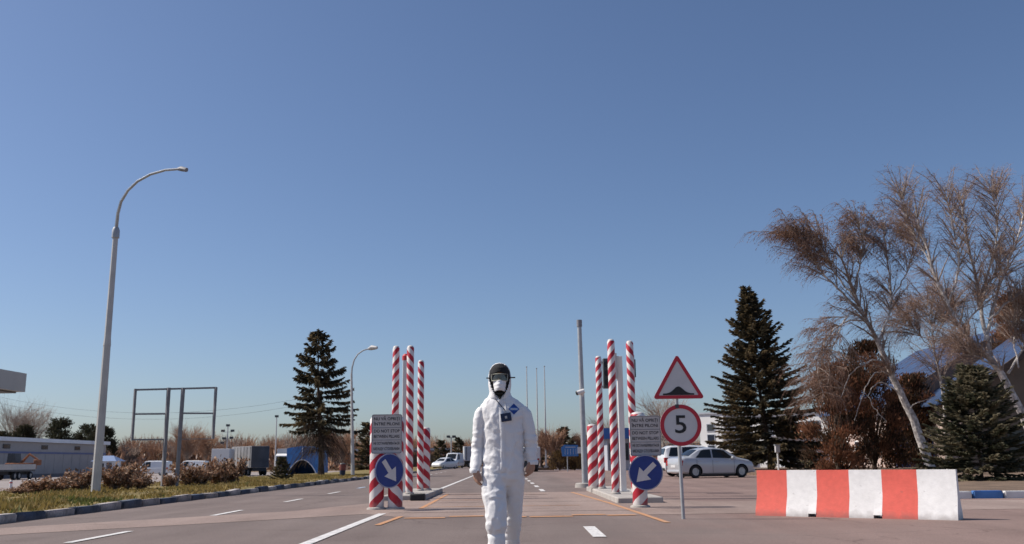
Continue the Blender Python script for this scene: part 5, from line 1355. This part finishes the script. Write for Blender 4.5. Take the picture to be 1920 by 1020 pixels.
# ================================================================== PERSON
def remesh(mb, voxel, smooth_it=3, disp=None, name='m', post=1):
    me = mb.mesh(name, M['suit'], 0); o = bpy.data.objects.new(name, me); COL.objects.link(o)
    md = o.modifiers.new('r', 'REMESH'); md.mode = 'VOXEL'; md.voxel_size = voxel
    bpy.context.view_layer.update()
    m2 = bpy.data.meshes.new_from_object(o.evaluated_get(bpy.context.evaluated_depsgraph_get()))
    bpy.data.objects.remove(o)
    bm = bmesh.new(); bm.from_mesh(m2)
    for _ in range(smooth_it): bmesh.ops.smooth_vert(bm, verts=bm.verts, factor=.5, use_axis_x=True, use_axis_y=True, use_axis_z=True)
    bm.normal_update()
    if disp:
        new = [v.co + v.normal * disp(v.co) for v in bm.verts]
        for v, c in zip(bm.verts, new): v.co = c
        for _ in range(post): bmesh.ops.smooth_vert(bm, verts=bm.verts, factor=.4, use_axis_x=True, use_axis_y=True, use_axis_z=True)
    bm.to_mesh(m2); bm.free(); m2.shade_smooth(); m2.name = name
    return m2
PX, PY = -.095, 8.2
per = thing('person', 'person in white hooded coverall, goggles and face mask walking towards the camera', 'person', (PX, PY, 0))
TOR = [(0, .01, .74, .12, .10), (0, .01, .80, .178, .132), (0, .0, .90, .185, .142), (0, .0, 1.05, .176, .138), (0, 0, 1.22, .184, .145), (0, 0, 1.32, .196, .142), (0, 0, 1.385, .208, .128), (-.005, 0, 1.425, .198, .115), (-.012, .0, 1.455, .168, .105), (-.02, .005, 1.485, .128, .098), (-.022, .01, 1.515, .092, .09)]
ARL = [(-.165, 0, 1.415, .048, .062), (-.182, .003, 1.37, .064, .072), (-.194, .006, 1.30, .065, .076), (-.209, .012, 1.16, .061, .074), (-.218, .012, 1.03, .056, .068), (-.227, -.022, .95, .053, .062), (-.236, -.055, .89, .048, .056), (-.240, -.068, .862, .045, .052)]
ARR = [(.160, 0, 1.415, .048, .062), (.182, .003, 1.37, .066, .072), (.200, .006, 1.30, .067, .076), (.226, .012, 1.16, .063, .074), (.238, .010, 1.05, .057, .068), (.246, .0, .98, .052, .060), (.254, -.01, .925, .045, .052)]
LGF = [(-.085, 0, .90, .105, .13), (-.078, -.03, .76, .108, .125), (-.072, -.07, .66, .100, .115), (-.066, -.10, .553, .090, .105), (-.064, -.115, .46, .088, .105), (-.062, -.11, .40, .088, .10), (-.060, -.105, .375, .078, .09), (-.060, -.10, .33, .062, .075)]
LGR = [(.088, .02, .90, .10, .13), (.092, .04, .76, .090, .12), (.088, .07, .66, .082, .105), (.082, .10, .553, .077, .098), (.076, .145, .43, .075, .095), (.072, .19, .36, .074, .09), (.068, .23, .28, .06, .075)]
def shrink(R, k): return [(x, y, z, max(.02, rx - k), max(.02, ry - k)) for x, y, z, rx, ry in R]
# body: one continuous figure under the clothes, head and hands included
b = MB()
b.rings(shrink(TOR, .03), 16); b.rings(shrink(ARL, .030), 10); b.rings(shrink(ARR, .030), 10); b.rings(shrink(LGF, .025), 12); b.rings(shrink(LGR, .025), 12)
b.rings([(-.06, -.10, .36, .04, .05), (-.06, -.10, .1, .035, .045), (-.06, -.12, .03, .04, .07), (-.06, -.16, .02, .04, .10)], 10)
b.rings([(.07, .22, .30, .04, .05), (.068, .30, .14, .035, .045), (.068, .25, .06, .035, .07)], 10)
HX = -.023
b.rings([(HX, .02, 1.44, .052, .055), (HX, .01, 1.53, .052, .055), (HX, -.01, 1.55, .050, .07), (HX, -.012, 1.60, .066, .088), (HX, -.005, 1.66, .074, .098), (HX, .0, 1.71, .072, .096), (HX, .005, 1.75, .052, .07), (HX, .005, 1.768, .02, .03)], 16)
b.tube([(HX, -.095, 1.675), (HX, -.112, 1.64), (HX, -.095, 1.625)], [.010, .016, .012], 8)
b.tube([(HX, -.07, 1.555), (HX, -.085, 1.55)], [.03, .022], 8)
for s in (-1, 1): b.tube([(HX + s * .074, .005, 1.68), (HX + s * .082, .01, 1.65), (HX + s * .074, .003, 1.625)], [.012, .014, .01], 6)
def hand(b, wx, wy, wz, s, curl, ang):
    """palm hangs from the wrist, thumb forward; turned about the vertical by ang"""
    ca, sa = math.cos(ang), math.sin(ang)
    def T(x, y, z): return (wx + x * ca - y * sa, wy + x * sa + y * ca, wz + z)
    b.tube([T(0, .006, .035), T(0, -.002, .0)], [.022, .024], 10)
    for k in range(4):                      # palm as four metacarpal ridges
        y = -.031 + .0205 * k
        b.tube([T(0, y * .6, .005), T(0, y - .006, -.045), T(s * .002, y - .01, -.086)], [.013, .0125, .0115], 8)
    for i, (oy, ln) in enumerate(((-.041, .070), (-.020, .080), (.001, .074), (.022, .058))):
        c = curl
        p = [T(0, oy, -.082), T(s * .010 * c, oy - .002, -.082 - ln * .42), T(s * .032 * c, oy - .003, -.082 - ln * .70), T(s * .048 * c, oy - .003, -.082 - ln * (.92 - .18 * c))]
        b.tube(p, [.0098, .0090, .0083, .0070], 8)
    b.tube([T(0, -.038, -.022), T(s * .014, -.058, -.052), T(s * .022, -.064, -.084), T(s * .026, -.060, -.106)], [.015, .0125, .011, .009], 8)
hand(b, -.236, -.066, .892, 1, 1.1, R_(24))
hand(b, .250, -.008, .958, -1, 1.6, R_(-32))
body = link_mesh('body', remesh(b, .006, 2, name='body'), per); body.data.materials.clear(); body.data.materials.append(M['skin'])
for s in (-1, 1):
    e = MB().rings([(HX + s * .031, -.094, 1.655, .004, .004), (HX + s * .031, -.096, 1.660, .013, .008), (HX + s * .031, -.094, 1.666, .004, .004)], 10).build('eye', M['black'], per)

# coverall
def rg_(v): return 1 - abs(v) * 2
def crease(v, k=2.4): return max(0.0, 1 - abs(v) * k) ** 1.6
N_ = noise.noise
def arm_folds(p):
    x, y, z = p; w = N_(Vector((x * 3, y * 3, z * 3))) * .7
    el = math.exp(-((z - 1.10) / .10) ** 2) + .8 * math.exp(-((z - .95) / .06) ** 2) + .35
    d = -.006 * el * crease(N_(Vector((x * 4 + z * 5, y * 5, z * 13 + w))))
    d += .006 * el * crease(N_(Vector((x * 5 - z * 6 + 8, y * 4, z * 17 + w * 2 + 5))))
    d += -.004 * crease(N_(Vector((x * 9 + 2, y * 9, z * 2.5))))
    return d + .0015 * N_(Vector((x * 40, y * 40, z * 30)))
def folds(p):
    x, y, z = p; d = 0.0
    if z > .84:
        w = N_(Vector((x * 3, y * 3, z * 3)))
        d -= .007 * crease(N_(Vector((x * 8 + w * 1.2 + (z - 1.2) * 3.0 * (1 if x < 0 else -1), y * 3, z * 1.3))), 2.0)
        d += .008 * crease(N_(Vector((x * 6 - z * 5 + 5, y * 4, z * 4 + x * 5))), 2.6)
        d -= .006 * crease(N_(Vector((x * 8 + z * 9 + 2, y * 5, z * 6 - x * 8))), 2.6)
        if z < 1.06: d += .008 * crease(N_(Vector((x * 5 + 9, y * 4, z * 15 + x * 8))), 2.2) - .003
        d += .0010 * N_(Vector((x * 36, y * 30, z * 26)))
    else:
        a = 1.0 if x < .02 else .55
        w = N_(Vector((x * 6, y * 5, z * 5)))
        d += a * .007 * crease(N_(Vector((x * 6 + 3, y * 5, z * 9 + 1.6 * w))), 2.2)
        d -= a * .008 * crease(N_(Vector((x * 7 + z * 6, y * 5, z * 6.5 - x * 9 + 7))), 2.8)
        d += a * .007 * crease(N_(Vector((x * 7 - z * 7 + 4, y * 5, z * 6 + x * 11))), 3.0)
        d += .0010 * N_(Vector((x * 36, y * 30, z * 30)))
    return d
b = MB()
for Rr, n in ((TOR, 28), (LGF, 18), (LGR, 18)): b.rings(Rr, n)
suit_me = remesh(b, .0085, 4, folds, 'coverall', 1)
suit = link_mesh('coverall', suit_me, per)
suit_me.materials.clear(); suit_me.materials.append(M['suit'])
for Rr in (ARL, ARR):
    b = MB(); b.rings(Rr, 20); me = remesh(b, .0075, 3, arm_folds, 'sleeve', 1)
    me.materials.clear(); me.materials.append(M['suit']); link_mesh('sleeve', me, per)
bvh = BVHTree.FromPolygons([v.co[:] for v in suit_me.vertices], [p.vertices[:] for p in suit_me.polygons])
def front(x, z, off=.005):
    h = bvh.ray_cast(Vector((x, -1.5, z)), Vector((0, 1, 0)))
    return (x, (h[0].y if h[0] is not None else -.13) - off, z)
# cuffs
for Rr in (ARL, ARR):
    x, y, z, rx, ry = Rr[-1]
    MB().rings([(x, y, z - .008, rx * .93, ry * .93), (x, y, z + .004, rx * 1.02, ry * 1.02), (x, y - .0, z + .022, rx * 1.02, ry * 1.02), (x, y + .004, z + .03, rx * .95, ry * .95)], 20, caps=False).build('cuff', M['suit'], per, smooth=60)
# zip flap
b = MB(); zz = np.linspace(1.40, .86, 40); V = []
for z in zz:
    xc = -.012 + .012 * math.sin((1.4 - z) * 4)
    for dx in (-.022, -.012, .012, .022):
        p = front(xc + dx, z, .008 if abs(dx) < .02 else .0015); V.append(p)
b.add(V, [(4*i+k, 4*i+k+1, 4*i+k+5, 4*i+k+4) for i in range(39) for k in range(3)]); b.build('zip_flap', M['suit'], per, smooth=50)
# boot covers
def bootF(b):
    b.rings([(-.060, -.10, .365, .070, .082), (-.060, -.105, .33, .074, .088), (-.060, -.11, .24, .070, .082), (-.060, -.115, .14, .058, .068), (-.060, -.125, .09, .055, .085), (-.060, -.155, .05, .055, .125), (-.060, -.165, .0, .054, .14)], 18)
def bootR(b):
    b.rings([(.068, .215, .33, .064, .074), (.068, .24, .27, .067, .08), (.068, .28, .18, .058, .068), (.068, .285, .12, .054, .085), (.068, .25, .06, .053, .10), (.068, .20, .02, .05, .08), (.068, .185, .0, .045, .06)], 18)
for fn in (bootF, bootR):
    b = MB(); fn(b)
    me = remesh(b, .009, 4, lambda p: .006 * crease(noise.noise(Vector((p.x * 9 + p.z * 5, p.y * 9, p.z * 10 + p.x * 8)))) + .001 * math.sin(p.z * 50 + p.x * 30) * (p.z > .1), 'boot_cover', 1)
    me.materials.clear(); me.materials.append(M['suit']); link_mesh('boot_cover', me, per)
# black knitted hood liner with face opening
def shell(name, rings_, cond, mat_, thick, n=56):
    V, F = [], []
    Z = np.linspace(0, len(rings_) - 1, 60); A = np.array(rings_)
    Rr = np.stack([np.interp(Z, range(len(rings_)), A[:, k]) for k in range(5)], 1)
    for (x, y, z, rx, ry) in Rr:
        for k in range(n):
            a = 2*math.pi*k/n; V.append((x + rx * math.cos(a), y + ry * math.sin(a), z))
    for i in range(len(Rr) - 1):
        for k in range(n):
            q = (i*n+k, i*n+(k+1) % n, (i+1)*n+(k+1) % n, (i+1)*n+k)
            c = sum((Vector(V[j]) for j in q), Vector()) / 4
            if not cond(c, Rr[i][1]): F.append(q)
    b = MB(); b.add(V, F); o = b.build(name, mat_, per, smooth=60)
    md = o.modifiers.new('thickness', 'SOLIDIFY'); md.thickness = thick; md.offset = 1; return o
def face_open(c, cy):
    return c.y < cy - .02 and ((c.x - HX) / .060) ** 2 + ((c.z - 1.622) / .082) ** 2 < 1
shell('hood_liner', [(HX, .01, 1.42, .062, .064), (HX, .005, 1.50, .060, .064), (HX, -.01, 1.54, .060, .080), (HX, -.012, 1.58, .068, .092), (HX, -.008, 1.65, .084, .107), (HX, -.010, 1.70, .086, .112), (HX, -.012, 1.74, .073, .100), (HX, -.012, 1.766, .048, .072), (HX, -.010, 1.780, .018, .03), (HX, -.01, 1.782, .004, .005)], face_open, M['knit'], .004)
def hood_open(c, cy):
    z = c.z
    w = float(np.interp(z, [1.445, 1.50, 1.57, 1.66, 1.71, 1.75, 1.776, 1.781], [0, .034, .070, .090, .088, .068, .036, 0]))
    return c.y < cy and abs(c.x - HX) < w
hood = shell('hood', [(-.02, 0, 1.455, .10, .085), (-.022, .0, 1.485, .108, .094), (-.022, .0, 1.508, .094, .100), (HX, .0, 1.535, .086, .104), (HX, .0, 1.60, .095, .115), (HX, .002, 1.68, .094, .122), (HX, .005, 1.73, .083, .108), (HX, .008, 1.765, .062, .082), (HX, .01, 1.783, .036, .048), (HX, .01, 1.790, .004, .005)], hood_open, M['suit'], .005)
# face mask
V = []; F = []; nx, nz_ = 15, 11
for j in range(nz_):
    tz = j / (nz_ - 1)
    for i in range(nx):
        u = -1 + 2 * i / (nx - 1); z = 1.545 + .088 * tz
        hw = .052 + .012 * tz
        y = -.118 - .030 * (1 - u * u) * math.sin(math.pi * (.2 + .65 * tz)) + .055 * abs(u) ** 2.2 + .004 * math.sin(tz * 19)
        V.append((HX + u * hw, y + .006, z - .012 * u * u * (1 - tz) + .004 * (1 - abs(u)) * tz))
for j in range(nz_ - 1):
    for i in range(nx - 1): F.append((j*nx+i, j*nx+i+1, (j+1)*nx+i+1, (j+1)*nx+i))
b = MB(); b.add(V, F); mk = b.build('face_mask', M['mask'], per, smooth=60)
md = mk.modifiers.new('thickness', 'SOLIDIFY'); md.thickness = .003
for s in (-1, 1): MB().tube([(HX + s * .058, -.078, 1.625), (HX + s * .078, -.03, 1.635)], .003, 6).build('strap', M['mask'], mk)
# goggles
lens = bpy.data.materials.new('goggle_lens'); lens.use_nodes = True; n_ = lens.node_tree.nodes; l_ = lens.node_tree.links
gl = n_.new('ShaderNodeBsdfGlossy'); gl.inputs['Roughness'].default_value = .08; tr = n_.new('ShaderNodeBsdfTransparent'); tr.inputs['Color'].default_value = (.42, .42, .33, 1)
nzz = n_.new('ShaderNodeTexNoise'); nzz.inputs['Scale'].default_value = 18; cr_ = n_.new('ShaderNodeMapRange'); cr_.inputs['To Min'].default_value = .05; cr_.inputs['To Max'].default_value = .16
mx = n_.new('ShaderNodeMixShader'); l_.new(nzz.outputs['Fac'], cr_.inputs['Value']); l_.new(cr_.outputs[0], mx.inputs[0]); l_.new(tr.outputs[0], mx.inputs[1]); l_.new(gl.outputs[0], mx.inputs[2]); l_.new(mx.outputs[0], n_['Material Output'].inputs['Surface'])
def band(x0, x1, z0, z1, y, bow, n=14):
    V = []
    for i in range(n + 1):
        u = -1 + 2 * i / n
        for z in (z0, z1): V.append((HX + u * (x1 - x0) / 2, y + bow * u * u, z))
    return V, [(2*i, 2*i+2, 2*i+3, 2*i+1) for i in range(n)]
go = bpy.data.objects.new('goggles', None); COL.objects.link(go); go.parent = per
v, f = band(-.064, .064, 1.632, 1.684, -.126, .045); b = MB(); b.add(v, f); b.build('lens', lens, go, smooth=60)
gm_ = mat('goggle_frame', (.36, .36, .29), .4, .1, 20)
for z in (1.630, 1.686):
    MB().tube([(HX + u * .066, -.127 + .047 * u * u, z) for u in np.linspace(-1, 1, 13)], .0045, 6).build('frame', gm_, go)
for s in (-1, 1): MB().tube([(HX + s * .066, -.08, 1.630), (HX + s * .068, -.078, 1.686)], .005, 6).build('frame', gm_, go)
MB().box((HX - .116, -.06, 1.653), (HX - .088, -.03, 1.662)).build('side_arm', M['dark_steel'], go, bevel=.002)
MB().box((HX + .088, -.06, 1.655), (HX + .136, -.03, 1.664)).build('side_arm', M['dark_steel'], go, bevel=.002)
# badge on a lanyard
bx, bz = .030, 1.315
y_ = min(front(bx + dx, bz + dz)[1] for dx in (-.04, 0, .04) for dz in (-.03, .03)) - .004
T = Matrix.Translation((bx, y_, bz)) @ Matrix.Rotation(R_(-8), 4, 'Y') @ Matrix.Rotation(R_(-4), 4, 'X')
bd_ = MB().box((-.045, -.004, -.035), (.045, .002, .035), M=T).build('badge', M['navy'], per, bevel=.003)
MB().box((-.010, -.0062, -.012), (.010, -.0045, .010), M=T).build('badge_mark', M['sign_grey'], bd_, smooth=0)
MB().box((-.012, -.003, .036), (.012, .001, .052), M=T).build('badge_clip', M['steel'], bd_, smooth=0)
for s in (-1, 1):
    pts = [front(bx + (HX + s * .040 - bx) * k / 8, bz + .05 + (1.475 - bz - .05) * k / 8, .006) for k in range(9)]
    MB().tube(pts, .0035, 6).build('lanyard', M['navy'] if s < 0 else M['suit'], per)
# chest emblem: blue diamond with a pale band
def patch(name, pts, m, off, nu=8):
    a, b_, c, d = [Vector((p[0], 0, p[1])) for p in pts]; V = []
    for i in range(nu + 1):
        for j in range(nu + 1):
            u, w = i / nu, j / nu; p = a.lerp(b_, u).lerp(d.lerp(c, u), w); V.append(front(p.x, p.z, off))
    k = nu + 1; b = MB(); b.add(V, [(i*k+j, (i+1)*k+j, (i+1)*k+j+1, i*k+j+1) for i in range(nu) for j in range(nu)])
    o = b.build(name, m, per, smooth=60); return o
ex, ez, er = .098, 1.385, .048
em = patch('emblem', [(ex - er, ez), (ex, ez - er), (ex + er, ez), (ex, ez + er)], M['emblem_blue'], .004)
o = patch('emblem_band', [(ex - er * .72, ez - .011), (ex + er * .80, ez - .011), (ex + er * .72, ez + .011), (ex - er * .80, ez + .011)], mat('emblem_pale', (.20, .32, .62), .5, .1, 40), .0055); o.parent = em
o = patch('emblem_line', [(ex - er * .55, ez - .0045), (ex + er * .55, ez - .0045), (ex + er * .55, ez + .0045), (ex - er * .55, ez + .0045)], M['sign_white'], .007); o.parent = em

patch('liner_front', [(HX - .006, 1.470), (HX - .034, 1.522), (HX + .034, 1.522), (HX + .006, 1.470)], M['knit'], .006)
